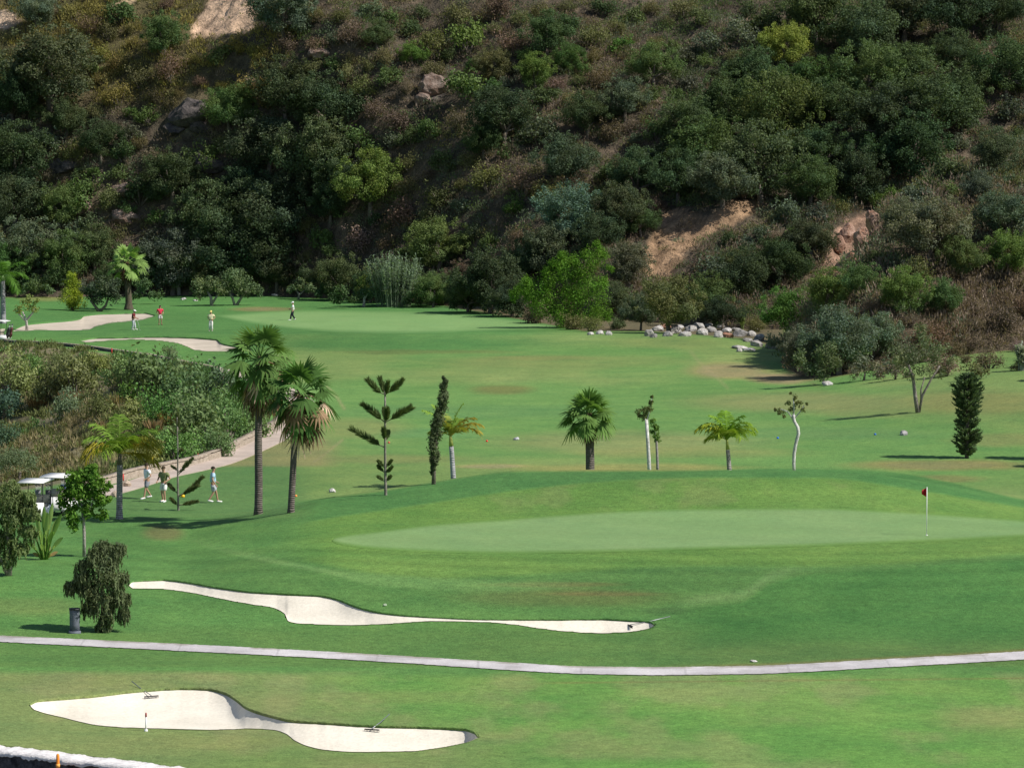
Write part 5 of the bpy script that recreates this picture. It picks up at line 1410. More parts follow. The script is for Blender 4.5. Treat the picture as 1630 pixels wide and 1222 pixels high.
def feather_palm(label, base, uc, vc, fronds, seed, r0, r1, bark, col, leaflet=0.42, w=0.05, shaft=(0.3, 0.33, 0.1)):
    H = Hto(base, vc); X = on_plane(uc, vc, base.y).x - base.x
    root = thing("feather_palm", label, "palm", base)
    cr, tr = feather_palm_meshes(seed, fronds, H, r0, r1, (X, 0), leaflet, w, col, shaft)
    place_parts(root, [("crown", cr, FOL, (1, 1, 1)), ("trunk", tr, PBARK, bark)])
YL = (0.185, 0.21, 0.04)
gold = (1.35, 1.0, 0.9); lime = (0.75, 1.05, 0.9); grn = (0.55, 0.85, 0.8)
feather_palm("yellowing feather palm with smooth grey trunk in front of the narrow cypress", at_depth(722, 188), 717, 694, [
    (180, 66, 2.0, 60, lime), (165, 78, 1.9, 50, lime), (120, 70, 1.8, 80, (1, 1, 1)), (240, 60, 1.7, 90, (1, 1, 1)), (10, 52, 1.9, 95, gold), (350, 66, 1.7, 80, gold), (30, 36, 1.9, 90, gold), (0, 80, 1.8, 30, lime), (200, 40, 1.2, 80, (1, 1, 1)), (300, 50, 1.3, 80, (1.1, 1, 1)), (60, 65, 1.4, 70, lime), (185, 80, 1.2, 40, gold)],
    231, 0.14, 0.11, (0.46, 0.45, 0.47), YL)
feather_palm("low yellow green feather palm with mop crown left of the crooked white tree", at_depth(1162, 190), 1157, 700, [
    (180, 58, 1.9, 110, (1.25, 1.0, 0.8)), (190, 72, 1.8, 120, (1.1, 1.0, 0.8)), (0, 60, 1.8, 110, (1, 1.08, 1)), (15, 74, 1.7, 110, (0.95, 1.1, 1)), (345, 48, 1.6, 90, (0.95, 1.08, 1)), (100, 86, 1.6, 50, (0.85, 1.1, 1)), (0, 82, 1.6, 70, (0.85, 1.1, 1)), (180, 84, 1.6, 75, (0.9, 1.1, 1)), (270, 65, 1.3, 110, (1, 1.05, 1)), (230, 58, 1.3, 130, (1, 1, 1)), (310, 55, 1.3, 130, (.95, 1.05, 1)), (90, 70, 1.3, 110, (1, 1, 1)), (130, 60, 1.4, 110, (1, 1, 1)), (50, 60, 1.4, 110, (1, 1.05, 1)), (170, 32, 1.1, 80, (1.2, 1, .8))],
    232, 0.135, 0.09, (0.34, 0.31, 0.30), (0.165, 0.225, 0.028), leaflet=0.5, w=0.05)
feather_palm("feather palm with arching green and golden fronds by the buff path", at(190, 826), 191, 722, [
    (178, 58, 1.9, 95, grn), (165, 72, 2.0, 70, grn), (190, 48, 2.1, 135, (1.05, .85, .6)), (200, 35, 2.0, 125, (1.1, .9, .6)), (100, 84, 1.9, 35, grn), (350, 60, 2.3, 130, (0.95, .85, .7)), (10, 68, 2.2, 100, grn), (335, 45, 2.2, 130, (1.1, .85, .6)), (20, 52, 2.3, 130, (1.0, .85, .6)), (270, 60, 1.6, 110, lime), (300, 70, 1.6, 100, lime), (60, 50, 2.0, 90, grn), (240, 40, 1.6, 100, lime), (0, 10, 1.9, 70, (1.0, .8, .6))],
    233, 0.15, 0.13, (0.36, 0.34, 0.34), (0.20, 0.22, 0.04), leaflet=0.62, w=0.055, shaft=(0.12, 0.11, 0.08))

# two small trees with pale trunks
LT = (0.20, 0.22, 0.06)
blob_tree("small_tree", "small tree with tall white trunk and lopsided tuft of leaves", "tree", at_depth(1034, 188), [(1022, 655, 10), (1032, 650, 9), (1028, 664, 8), (1036, 640, 5), (1038, 632, 3), (1018, 662, 5)], 0.13, (0.12, 0.14, 0.05),
          [([(1034.5, 768), (1033, 735), (1031, 700), (1029, 668)], 3.4, 2.6), ([(1029, 672), (1024, 660)], 1.6, .8), ([(1029, 672), (1035, 650), (1038, 632)], 1.4, .5)], seed=241, sub=9, dens=1.1, bark=(0.62, 0.60, 0.58), asp=0.4)
blob_tree("small_tree", "slighter small tree just right of the white trunked one", "tree", at_depth(1047, 192), [(1043, 680, 9), (1045, 692, 8), (1040, 670, 6), (1046, 700, 6), (1038, 688, 5)], 0.13, (0.12, 0.19, 0.04),
          [([(1047, 766), (1046.5, 735), (1045, 704), (1043, 688)], 2.6, 1.6)], seed=242, sub=9, dens=1.1, bark=(0.34, 0.31, 0.29), asp=0.4)
blob_tree("crooked_tree", "thin crooked tree with white trunk and sparse crown beyond the near green", "tree", at_depth(1264, 190), [(1243, 655, 7), (1254, 640, 7), (1265, 632, 7), (1272, 642, 7), (1278, 652, 6), (1262, 650, 8), (1234, 652, 3), (1248, 662, 4), (1284, 642, 3), (1258, 626, 3)], 0.13, (0.135, 0.145, 0.055),
          [([(1264, 752), (1263.5, 738), (1264, 722), (1267, 705), (1271, 690), (1270, 680), (1264, 670), (1263, 660)], 2.8, 2.6), ([(1264, 670), (1254, 655), (1240, 650)], 1.6, .5), ([(1263, 664), (1264, 645), (1262, 632)], 1.6, .5), ([(1264, 666), (1274, 655), (1280, 645)], 1.4, .5)],
          seed=243, sub=7, dens=0.75, bark=(0.60, 0.58, 0.56), asp=0.45, fill=0.1)

# spiky dark conifer on the right, and its neighbours just outside the picture whose shadows reach the grass
def conifer_meshes(seed, prof, H, col=(0.07, 0.105, 0.05)):
    rng = np.random.default_rng(seed); fol, br, tr = MB(), MB(), MB()
    hs = np.array([p[0] for p in prof]); rs = np.array([p[1] for p in prof])
    for i in range(330):
        h = rng.uniform(0.03, 0.98); z = h * H; r = np.interp(h, hs, rs) * rng.uniform(0.75, 1.2)
        a = rng.uniform(0, 2 * math.pi); out = np.array([math.cos(a), math.sin(a), 0])
        P0 = np.array([0, 0, z]); P2 = P0 + out * r + np.array([0, 0, r * 0.45]); P1 = (P0 + P2) / 2 - np.array([0, 0, r * 0.12])
        br.tube([tuple(P0), tuple(P1), tuple(P2)], [0.02, 0.014, 0.006], 4, cap=False)
        m = 46; t = rng.uniform(0.15, 1.0, m)[:, None]
        q = P0 * (1 - t)**2 + 2 * P1 * t * (1 - t) + P2 * t**2
        D = unit(out * 1.0 + np.array([0, 0, 0.75]) + rng.normal(size=(m, 3)) * 0.5)
        S = unit(np.cross(D, rng.normal(size=(m, 3))))
        tint = rng.uniform(0.7, 1.35)
        kites(fol, q, D, S, rng.uniform(0.12, 0.26, m), 0.05, np.asarray(col) * tint * (1 + rng.normal(size=(m, 1)) * .15))
    tr.tube([(0, 0, -.25), (0, 0, H * .5), (0.03, 0, H * .98)], [0.12, 0.08, 0.015], 7)
    return fol, br, tr
base = at(1539, 729)
fol, br, tr = conifer_meshes(251, [(0.0, 0.38), (0.12, 0.66), (0.3, 0.62), (0.5, 0.62), (0.65, 0.72), (0.8, 0.74), (0.9, 0.5), (1.0, 0.15)], Hto(base, 596))
root = thing("conifer", "dark spiky conifer standing alone on the right fairway", "conifer", base)
place_parts(root, [("needles", fol, FOL, (1, 1, 1)), ("branches", br, BARK, (.15, .13, .1)), ("trunk", tr, BARK, (.16, .13, .11))])
for i, (u, D) in enumerate([(1712, 251), (1735, 240), (1702, 203), (1750, 199)]):
    b = at_depth(u, D)
    r2 = root.copy(); COL.objects.link(r2); r2.location = b; r2.rotation_euler = (0, 0, i * 1.3)
    r2['label'] = "conifer out of frame, its shadow reaching the right fairway"; r2['group'] = "conifers beyond the right edge"
    for ch in root.children:
        c = ch.copy(); COL.objects.link(c); c.parent = r2

# ------------------------------------------------------------------ left corner planting
blob_tree("leafy_tree", "bright green leafy tree in front of the golf carts", "tree", at(134, 886), [(118, 762, 20), (140, 757, 20), (158, 768, 18), (172, 776, 10), (105, 785, 20), (130, 785, 24), (158, 792, 18), (112, 812, 18), (140, 812, 16), (120, 832, 16), (160, 818, 12), (98, 800, 12), (145, 746, 12), (172, 795, 8), (125, 772, 22), (148, 780, 20)], 0.15, (0.085, 0.165, 0.026),
          [([(134, 888), (134, 850), (133, 830), (130, 800)], 3.0, 2.2), ([(133, 832), (145, 805), (152, 785)], 2, 1), ([(132, 815), (118, 795)], 1.6, .8)], seed=261, sub=11, dens=1.0, bark=(0.40, 0.36, 0.33), asp=0.6)
blob_tree("casuarina", "fine leaved grey green tree at the left edge of the lawn", "tree", at(14, 916), [(5, 795, 30), (35, 795, 24), (50, 815, 16), (20, 825, 30), (45, 845, 18), (5, 860, 26), (30, 868, 18), (10, 890, 14), (-20, 820, 30), (-15, 860, 24), (20, 775, 14)], 0.13, (0.115, 0.155, 0.062),
          [([(15, 918), (16, 890), (12, 850), (15, 800)], 4.5, 2), ([(12, 914), (4, 895), (-8, 870)], 4, 2), ([(14, 880), (32, 850)], 2, 1)], seed=262, sub=12, dens=1.2, bark=(0.34, 0.29, 0.24), asp=0.3, fill=0.15, weep=0.25)
blob_tree("grey_bush", "large blue grey bush behind the golf carts", "bush", at(30, 772), [(20, 735, 34), (55, 738, 26), (80, 748, 18), (-10, 745, 34), (35, 725, 22), (60, 755, 18)], 0.14, (0.115, 0.155, 0.085), [([(30, 775), (32, 750)], 3, 2)], seed=263, sub=7, dens=0.75, asp=0.35)
blob_tree("weeping_tree", "dark weeping tree beside the bin at the cart path", "tree", at(163, 1004), [(165, 868, 20), (185, 872, 14), (150, 880, 18), (175, 890, 22), (140, 905, 20), (165, 915, 26), (190, 918, 18), (125, 925, 16), (150, 940, 24), (180, 948, 22), (200, 950, 10), (145, 965, 18), (175, 975, 18), (165, 990, 14), (112, 930, 8), (195, 975, 10)], 0.12, (0.108, 0.132, 0.064),
          [([(163, 1006), (163, 960), (160, 910), (166, 870)], 3.5, 1.5)], seed=264, sub=10, dens=1.25, bark=(0.2, 0.16, 0.13), asp=0.36, fill=0.1, weep=0.38)
# broad leaved clump
def banana(label, base, leaves, seed):
    rng = np.random.default_rng(seed); k = base.y / F
    root = thing("banana_plant", label, "plant", base); lv, st = MB(), MB()
    for (u, v), dy, W, c in leaves:
        P2 = np.array(on_plane(u, v, base.y + dy) - base); P0 = np.array([P2[0] * 0.12, P2[1] * .12, 0])
        H = P2[2]; P1 = P0 + (P2 - P0) * 0.5 + np.array([0, 0, 0.22 * H])
        t = np.linspace(0, 1, 13)[:, None]
        q = P0 * (1 - t)**2 + 2 * P1 * t * (1 - t) + P2 * t**2
        st.tube([tuple(p) for p in q[:7:2]], [0.06, 0.045, 0.035, 0.025], 6, c)
        d = unit(np.gradient(q, axis=0)); s = unit(np.cross(d, [0.15, 1.0, 0.2]))
        m = q[5:]; ss = s[5:]; w = W * 0.62 * np.sin(np.linspace(0.12, 0.97, len(m)) * math.pi)[:, None]**0.7
        up = np.cross(ss, d[5:]) * 0.35
        V = np.concatenate([m - ss * w + up * w, m, m + ss * w + up * w]); n = len(m)
        Q = [[i, i + 1, n + i + 1, n + i] for i in range(n - 1)] + [[n + i, n + i + 1, 2 * n + i + 1, 2 * n + i] for i in range(n - 1)]
        lv.add(V, Q, None, np.asarray(c) * np.repeat(1 + rng.normal(size=(n, 1)) * .12, 3, 0).reshape(-1, 1)[:3 * n])
    lv.build("leaves", FOL, root); st.build("stems", BARK, root, True, (0.8, 0.9, 0.5))
    return root
bg_ = (0.10, 0.19, 0.045); bl_ = (0.19, 0.28, 0.09); bb_ = (0.22, 0.17, 0.07)
banana("broad leaved banana plant under the leafy tree", at(70, 890), [((84, 800), 0, .16, bl_), ((70, 806), .3, .17, bg_), ((98, 818), -.2, .17, bg_), ((56, 815), -.1, .16, bl_), ((92, 825), .2, .16, bl_), ((48, 835), 0, .15, bg_), ((100, 855), -.2, .15, bl_), ((44, 862), -.3, .14, bl_), ((84, 845), -.5, .15, bg_), ((62, 840), .4, .16, bg_), ((75, 815), -.4, .18, bl_), ((52, 880), .1, .12, bb_), ((92, 878), .2, .12, bb_), ((66, 865), -.5, .13, bl_), ((80, 868), .5, .12, bb_)], 265)

# ------------------------------------------------------------------ walls
def wall_run(name, label, line, thick, h, below, mat, cap_mat=None, cap_h=0.06, off=0.0, n=60, jag=0.04, seed=3, drop=0.0):
    L = np.array(line); s = np.concatenate([[0], np.cumsum(np.hypot(*np.diff(L, axis=0).T))])
    t = np.linspace(0, s[-1], n); X = np.interp(t, s, L[:, 0]); Y = np.interp(t, s, L[:, 1])
    d = unit(np.gradient(np.stack([X, Y], 1), axis=0)); nr = np.stack([-d[:, 1], d[:, 0]], 1)
    rng = np.random.default_rng(seed)
    Zt = np.convolve(np.pad(zg(X + nr[:, 0] * drop, Y + nr[:, 1] * drop), 3, mode='edge'), np.ones(7) / 7, 'valid') + h + np.convolve(np.pad(rng.normal(size=n), 2, mode='edge'), np.ones(5) / 5, 'valid') * jag
    root = thing(name, label, "wall", (X[n // 2], Y[n // 2], Zt[n // 2] - h))
    o = np.array(root.location)
    def prism(mb, a, b, zt_, zb):
        A = np.stack([X + nr[:, 0] * a, Y + nr[:, 1] * a], 1); B = np.stack([X + nr[:, 0] * b, Y + nr[:, 1] * b], 1)
        V = np.concatenate([np.c_[A, zb], np.c_[A, zt_], np.c_[B, zt_], np.c_[B, zb]]) - o
        Q = [[r * n + i, r * n + i + 1, (r + 1) * n + i + 1, (r + 1) * n + i] for r in range(3) for i in range(n - 1)]
        Q += [[0, n, 2 * n, 3 * n], [n - 1, 4 * n - 1, 3 * n - 1, 2 * n - 1]]
        mb.add(V, Q)
    w = MB(); prism(w, off, off + thick, Zt - (cap_h if cap_mat else 0), Zt - h - below); w.build("masonry", mat, root)
    if cap_mat:
        c = MB(); j = np.convolve(np.pad(rng.normal(size=n), 2, mode='edge'), np.ones(5) / 5, 'valid') * jag * 2.4; prism(c, off - 0.04, off + thick + 0.04, Zt + 0.01, Zt - cap_h - 0.03 + j); c.build("coping", cap_mat, root)
    return root
wall_run("stone_wall", "low tan stone wall along the buff path above the ravine", [flat(u, v) for u, v in [(140, 777), (200, 763), (250, 752), (300, 744), (350, 731), (400, 706), (435, 688), (455, 670)]], 0.35, 0.46, 1.5, STONE, STONE, 0.08, off=0.02, seed=4, n=90, drop=-0.8)
wall_run("retaining_wall", "long retaining wall with dark painted shade on the far rim of the ravine", [flat(u, v) for u, v in [(-120, 541), (0, 545), (60, 550), (120, 555), (240, 567), (330, 580), (350, 584)]], 0.3, 0.22, 2.2, STONE_DARK_SHADED, WHITE_RENDER if False else STONE, 0.05, off=-0.45, seed=5, n=80, jag=0.02, drop=0.9)  # shadowed face painted as dark stone, lit top as the paler coping
dv = (WALL_B - WALL_A) / np.hypot(*(WALL_B - WALL_A)); nv = np.array([-dv[1], dv[0]])
WL = [tuple(WALL_A + dv * t) for t in np.linspace(0, np.hypot(*(WALL_B - WALL_A)), 12)]
wall_run("retaining_wall", "dark rubble retaining wall with white mortar top, lower left corner", WL, 0.95, 0.02, 3.0, STONE_DARK_SHADED, WHITE_RENDER, 0.07, off=-0.88, seed=6, n=260, jag=0.03, drop=0.6)
for i, (u, v, lab) in enumerate([(315, 731, 'red hazard stake on the low stone wall, nearer the palms'), (196, 766, 'red hazard stake on the low stone wall beside the feather palm trunk'), (178, 563, 'red hazard stake at the dark far wall')]):
    b = at(u, v); mb = MB(); mb.tube([(0, 0, -0.1), (0, 0, 0.42)], 0.045, 8); mb.tube([(0, 0, 0.42), (0, 0, 0.46)], [0.045, 0.02], 8)
    o = mb.build("hazard_stake", plain("red_paint_%d" % i, (0.5, 0.03, 0.025), 0.5, 0.1), None); o.location = b; tag(o, lab, "stake", "red hazard stakes")

# ------------------------------------------------------------------ small course furniture
WHITE_PAINT = plain("white_paint", (0.78, 0.78, 0.77), 0.35, 0.05, 6, 0.5)
DARK_PLASTIC = plain("dark_plastic", (0.035, 0.035, 0.038), 0.5, 0.2, 6)
GREY_METAL = plain("grey_metal", (0.30, 0.31, 0.33), 0.4, 0.1, 8, 0.5, 0.6)
WOOD = plain("weathered_wood", (0.30, 0.22, 0.14), 0.8, 0.2, 12)
RED = plain("red_cloth", (0.42, 0.012, 0.02), 0.7, 0.1, 5)
COLOURED = plain("painted", (1, 1, 1), 0.5, 0.08, 10, 0.3, attr=True)
SLATE = plain("blue_grey_render", (0.13, 0.145, 0.18), 0.8, 0.2, 5, bump=0.01)

b = at(1475, 852); k = b.y / F
root = thing("flagstick", "thin white flagstick with a dark red flag on the near green", "flagstick", b)
pole = MB(); pole.tube([(0, 0, -.1), (0, 0, (852 - 774) * k)], 0.017, 8); pole.build("pole", WHITE_PAINT, root)
fl = MB(); H = (852 - 775) * k; n = 7
V = []
for i in range(n):
    t = i / (n - 1); x = -0.02 - 0.20 * t; y = 0.06 * math.sin(t * 5) + 0.10 * t
    V += [(x, y, H - 0.02 - 0.10 * t), (x, y, H - 0.40 + 0.12 * t), (x, y + 0.006, H - 0.40 + 0.12 * t), (x, y + 0.006, H - 0.02 - 0.10 * t)]
Q = [[4 * i + a, 4 * i + (a + 1) % 4, 4 * i + 4 + (a + 1) % 4, 4 * i + 4 + a] for i in range(n - 1) for a in range(4)] + [[0, 3, 2, 1], [4 * n - 4, 4 * n - 3, 4 * n - 2, 4 * n - 1]]
fl.add(V, Q); fl.build("flag", RED, root)
cup = MB(); cup.tube([(0, 0, 0.004), (0, 0, 0.03)], 0.054, 16); cup.build("cup_rim", WHITE_PAINT, root)

def on_scene(u, v):
    bpy.context.view_layer.update()
    a, b_, c = (float(q) for q in ray(u, v))
    ok, loc, *_ = scene.ray_cast(bpy.context.evaluated_depsgraph_get(), Vector((0, 0, CZ)), Vector((a, b_, c)).normalized())
    return loc.copy()

def rake(label, u, v, ang, length, u2=None):
    b = on_scene(u, v); root = thing("bunker_rake", label, "rake", b + Vector((0, 0, 0.04)), ang, "rakes lying in the bunkers")
    h = MB(); h.tube([(0, 0, 0.06), (0, length * .5, 0.16), (0, length, 0.31)], 0.014, 6); h.build("handle", GREY_METAL, root)
    hd = MB(); hd.box((-0.25, -0.02, 0.015), (0.25, 0.02, 0.05))
    for i in range(11): hd.box((-0.245 + i * 0.048, -0.01, -0.05), (-0.235 + i * 0.048, 0.01, 0.015))
    hd.build("head", DARK_PLASTIC, root)
rake("bunker rake at the top edge of the nearest bunker, by the white post", 241, 1111, R(28), 1.7)
rake("bunker rake in the right lobe of the nearest bunker", 592, 1164, R(-20), 1.5)
rake("bunker rake at the right tip of the long thin bunker", 1003, 998, R(-72), 1.6)
b = on_scene(232.5, 1163); root = thing("distance_post", "short white post with red top at the nearest bunker edge", "post", b)
p_ = MB(); p_.tube([(0, 0, -.1), (0, 0, 0.44)], 0.028, 8); p_.build("post", WHITE_PAINT, root)
p_ = MB(); p_.tube([(0, 0, 0.44), (0, 0, 0.56), (0, 0, 0.58)], [0.029, 0.029, 0.01], 8, (0.35, 0.05, 0.04)); p_.build("top_band", COLOURED, root)
p_ = MB(); p_.tube([(0, 0, -0.05), (0, 0, 0.06)], [0.07, 0.05], 8); p_.build("collar", WHITE_PAINT, root)

# bin on a plinth under the weeping tree
b = at(119, 1007); k = b.y / F; root = thing("litter_bin", "blue grey square bin on a plinth beside the weeping tree", "bin", b, R(8))
m = MB(); m.box((-0.22, -0.2, -0.1), (0.22, 0.2, 0.07)); m.build("plinth", SLATE, root)
m = MB(); m.tube([(0, 0, 0.07), (0, 0, 0.30), (0, 0, 0.70), (0, 0, 0.86)], [0.19, 0.20, 0.20, 0.215], 4); m.build("body", SLATE, root)
m = MB(); m.box((-0.20, -0.20, 0.86), (0.20, 0.20, 0.90)); m.box((-0.13, -0.13, 0.90), (0.13, 0.13, 0.915)); m.build("lid", DARK_PLASTIC, root)

def marker(label, u, v, c, r=0.085):
    b = at(u, v); bm = bmesh.new(); bmesh.ops.create_uvsphere(bm, u_segments=14, v_segments=8, radius=r)
    for q in bm.verts: q.co.z = max(q.co.z, -r * .55)
    me = bpy.data.meshes.new("tee_marker"); bm.to_mesh(me); bm.free()
    ca = me.color_attributes.new('Col', 'FLOAT_COLOR', 'POINT'); ca.data.foreach_set('color', np.tile((*c, 1), len(me.vertices)).astype(np.float32))
    me.materials.append(COLOURED); me.polygons.foreach_set('use_smooth', np.ones(len(me.polygons), bool))
    o = bpy.data.objects.new("tee_marker", me); COL.objects.link(o); o.location = b + Vector((0, 0, r * .5)); tag(o, label, "tee marker", "tee markers")
marker("red tee marker on the tee right of the yellow feather palm", 775, 703, (0.75, 0.04, 0.03), 0.068)
marker("red tee marker beside the tiered pine trunk", 619, 705, (0.65, 0.10, 0.07), 0.068)
marker("blue tee marker left of the crooked white tree", 1238, 698, (0.02, 0.16, 0.75), 0.068)
marker("blue tee marker near the grey stone block", 1393, 692, (0.02, 0.14, 0.62), 0.068)
marker("orange tee marker by the second palm trunk", 471, 790, (0.9, 0.3, 0.08), 0.068)
marker("yellow tee marker beside the small bare pine", 291, 791, (0.85, 0.5, 0.02), 0.10)
for i, (u, v, w, h, lab, tint) in enumerate([(529, 783, 12, 7, 'pale stone tee sign on the lawn right of the two palms', (1.25, 1.25, 1.25)), (822, 699, 12, 5, 'pale grey stone on the middle tee', (1.0, 1.05, 1.15)), (1438, 691, 15, 8, 'grey stone block on the right tee', (0.8, 0.8, 0.85)),
                                       (613, 962, 8, 4, 'small pale stone on the bank above the long bunker', (0.8, 1.0, 0.75)), (1200, 1051, 14, 3, 'white chalk scrap in the grass above the path', (1.2, 1.2, 1.2))]):
    rock_thing("tee_stone", u, v + 1, w, h * 1.4, lab, BOULDER, 780 + i, "stones on the tees", sub=2, tint=tint, sink=0.25)
for i, (u, v, w, h, lab) in enumerate([(199, 775, 22, 12, 'pale concrete block at the end of the low stone wall'), (183, 790, 16, 10, 'pale stone by the path behind the feather palm trunk')]):
    rock_thing("pale_block", u, v, w, h * 1.5, lab, STONE, 790 + i, "blocks at the path", sub=2, tint=(1.3, 1.25, 1.2))

# orange post and dry weed in front of the lower left wall
pz = on_plane(92, 1199, 1.0)
def in_front_of_wall(u, v):
    a, b_, c = (float(q) for q in ray(u, v))
    lo, hi = 80.0, 160.0
    for _ in range(40):
        mth = (lo + hi) / 2
        if wall_side(a * mth, b_ * mth) > -1.32: hi = mth
        else: lo = mth
    return Vector((a * lo, b_ * lo, CZ + c * lo))
tp = in_front_of_wall(92, 1199); g = float(zg(tp.x, tp.y))
root = thing("marker_post", "orange marker post in front of the white topped wall", "post", (tp.x, tp.y, g))
m = MB(); m.tube([(0, 0, -.2), (0, 0, tp.z - g - 0.05), (0, 0, tp.z - g)], [0.05, 0.05, 0.03], 8, (0.85, 0.27, 0.03)); m.build("post", COLOURED, root)
m = MB(); m.tube([(0.0, 0, tp.z - g - 0.40), (0.0, 0, tp.z - g - 0.30)], 0.065, 8, (0.9, 0.42, 0.10)); m.build("collar", COLOURED, root)
tb = in_front_of_wall(72, 1200); g = float(zg(tb.x, tb.y))
tuft("dry_weed", "dry brown weed tuft growing against the white topped wall", 0, 0, (tb.z - g) * F / tb.y, 34, (0.20, 0.14, 0.09), 160, 801, base=Vector((tb.x, tb.y, g)), spread=0.35, blade=0.02, cat="weed")
tb = in_front_of_wall(102, 1212); g = float(zg(tb.x, tb.y))
tuft("dry_weed", "pale straw weed tuft just right of the orange post", 0, 0, (tb.z - g) * F / tb.y, 18, (0.42, 0.36, 0.28), 70, 802, base=Vector((tb.x, tb.y, g)), spread=0.25, blade=0.02, cat="weed")

# ------------------------------------------------------------------ golf carts
def cart_meshes():
    P = {}
    def prism(prof, x0, x1, c=(1, 1, 1), mb=None):
        mb = mb or MB(); n = len(prof)
        V = [(x0, y, z) for y, z in prof] + [(x1, y, z) for y, z in prof]
        bm = bmesh.new(); vs = [bm.verts.new(v) for v in V]
        bm.faces.new(vs[:n][::-1]); bm.faces.new(vs[n:])
        for i in range(n): bm.faces.new([vs[i], vs[(i + 1) % n], vs[n + (i + 1) % n], vs[n + i]])
        bmesh.ops.recalc_face_normals(bm, faces=bm.faces)
        bmesh.ops.bevel(bm, geom=bm.edges[:], offset=0.03, segments=2, affect='EDGES', clamp_overlap=True)
        bmesh.ops.triangulate(bm, faces=bm.faces)
        bm.verts.index_update()
        mb.add([tuple(v.co) for v in bm.verts], None, [[v.index for v in f.verts] for f in bm.faces], c); bm.free()
        return mb
    # side profile, +Y is the front
    P['body'] = prism([(1.15, 0.28), (1.20, 0.55), (1.02, 0.82), (0.74, 0.92), (0.66, 0.88), (0.60, 0.40), (0.05, 0.36), (0.02, 0.62), (-0.62, 0.66), (-1.10, 0.62), (-1.18, 0.30), (-0.4, 0.24), (0.6, 0.24)], -0.58, 0.58)
    s = MB(); prism([(0.02, 0.64), (0.02, 0.74), (-0.48, 0.74), (-0.48, 0.64)], -0.52, 0.52, mb=s); prism([(-0.46, 0.74), (-0.40, 0.76), (-0.54, 1.16), (-0.62, 1.14)], -0.52, 0.52, mb=s)
    P['seat'] = s
    P['roof'] = prism([(0.92, 1.78), (0.90, 1.83), (0.3, 1.88), (-0.7, 1.88), (-1.08, 1.82), (-1.08, 1.78)], -0.62, 0.62)
    fr = MB()
    for sx in (-0.54, 0.54):
        fr.tube([(sx, 0.80, 0.86), (sx, 0.66, 1.80)], 0.02, 6); fr.tube([(sx, -0.66, 0.66), (sx, -0.74, 1.80)], 0.02, 6)
        fr.tube([(sx, -0.02, 0.62), (sx, -0.20, 0.92), (sx, -0.5, 0.94)], 0.015, 6)
    fr.tube([(-0.54, 0.80, 0.90), (0.54, 0.80, 0.90)], 0.015, 6); fr.tube([(-0.54, -1.0, 1.0), (0.54, -1.0, 1.0)], 0.018, 6)
    fr.tube([(-0.54, -1.0, 1.0), (-0.54, -1.02, 0.6)], 0.018, 6); fr.tube([(0.54, -1.0, 1.0), (0.54, -1.02, 0.6)], 0.018, 6)
    P['frame'] = fr
    st = MB(); st.tube([(-0.26, 0.62, 0.84), (-0.26, 0.36, 1.04)], 0.018, 6)
    ring = [(-0.26 + 0.17 * math.cos(a), 0.36 + 0.10 * math.sin(a), 1.04 + 0.13 * math.sin(a)) for a in np.linspace(0, 2 * math.pi, 17)]
    st.tube(ring, 0.014, 6, cap=False); P['steering_wheel'] = st
    def wheel(mbt, mbr):
        ring = [(0, 0.165 * math.cos(a), 0.165 * math.sin(a)) for a in np.linspace(0, 2 * math.pi, 21)]
        mbt.tube(ring, 0.065, 8, cap=False); mbr.tube([(-0.06, 0, 0), (0.06, 0, 0)], 0.12, 14)
    P['tyre'], P['rim'] = MB(), MB(); wheel(P['tyre'], P['rim'])
    hl = MB(); hl.tube([(0, 0, 0), (0, 0.04, 0)], [0.075, 0.06], 10); P['headlight'] = hl
    return {k: v.mesh(k) for k, v in P.items()}
CM = cart_meshes()
CM['body'].materials.append(WHITE_PAINT); CM['roof'].materials.append(WHITE_PAINT); CM['frame'].materials.append(DARK_PLASTIC); CM['steering_wheel'].materials.append(DARK_PLASTIC)
CM['tyre'].materials.append(DARK_PLASTIC); CM['rim'].materials.append(GREY_METAL); CM['headlight'].materials.append(GREY_METAL)
CM['seat'].materials.append(plain("cream_vinyl", (0.42, 0.38, 0.31), 0.5, 0.08))
def cart(label, b, rz):
    root = thing("golf_cart", label, "golf cart", b, rz, "golf carts")
    for n in ('seat', 'roof', 'frame', 'steering_wheel'): part(n, CM[n], root)
    body = part('body', CM['body'], root)
    for x in (-0.36, 0.36):
        h = part('headlight', CM['headlight'], body); h.location = (x, 1.15, 0.62)
    for x in (-0.5, 0.5):
        for y in (-0.78, 0.82):
            w = bpy.data.objects.new('wheel', None); COL.objects.link(w); w.parent = root; w.location = (x, y, 0.23)
            part('tyre', CM['tyre'], w); part('rim', CM['rim'], w)
    return root
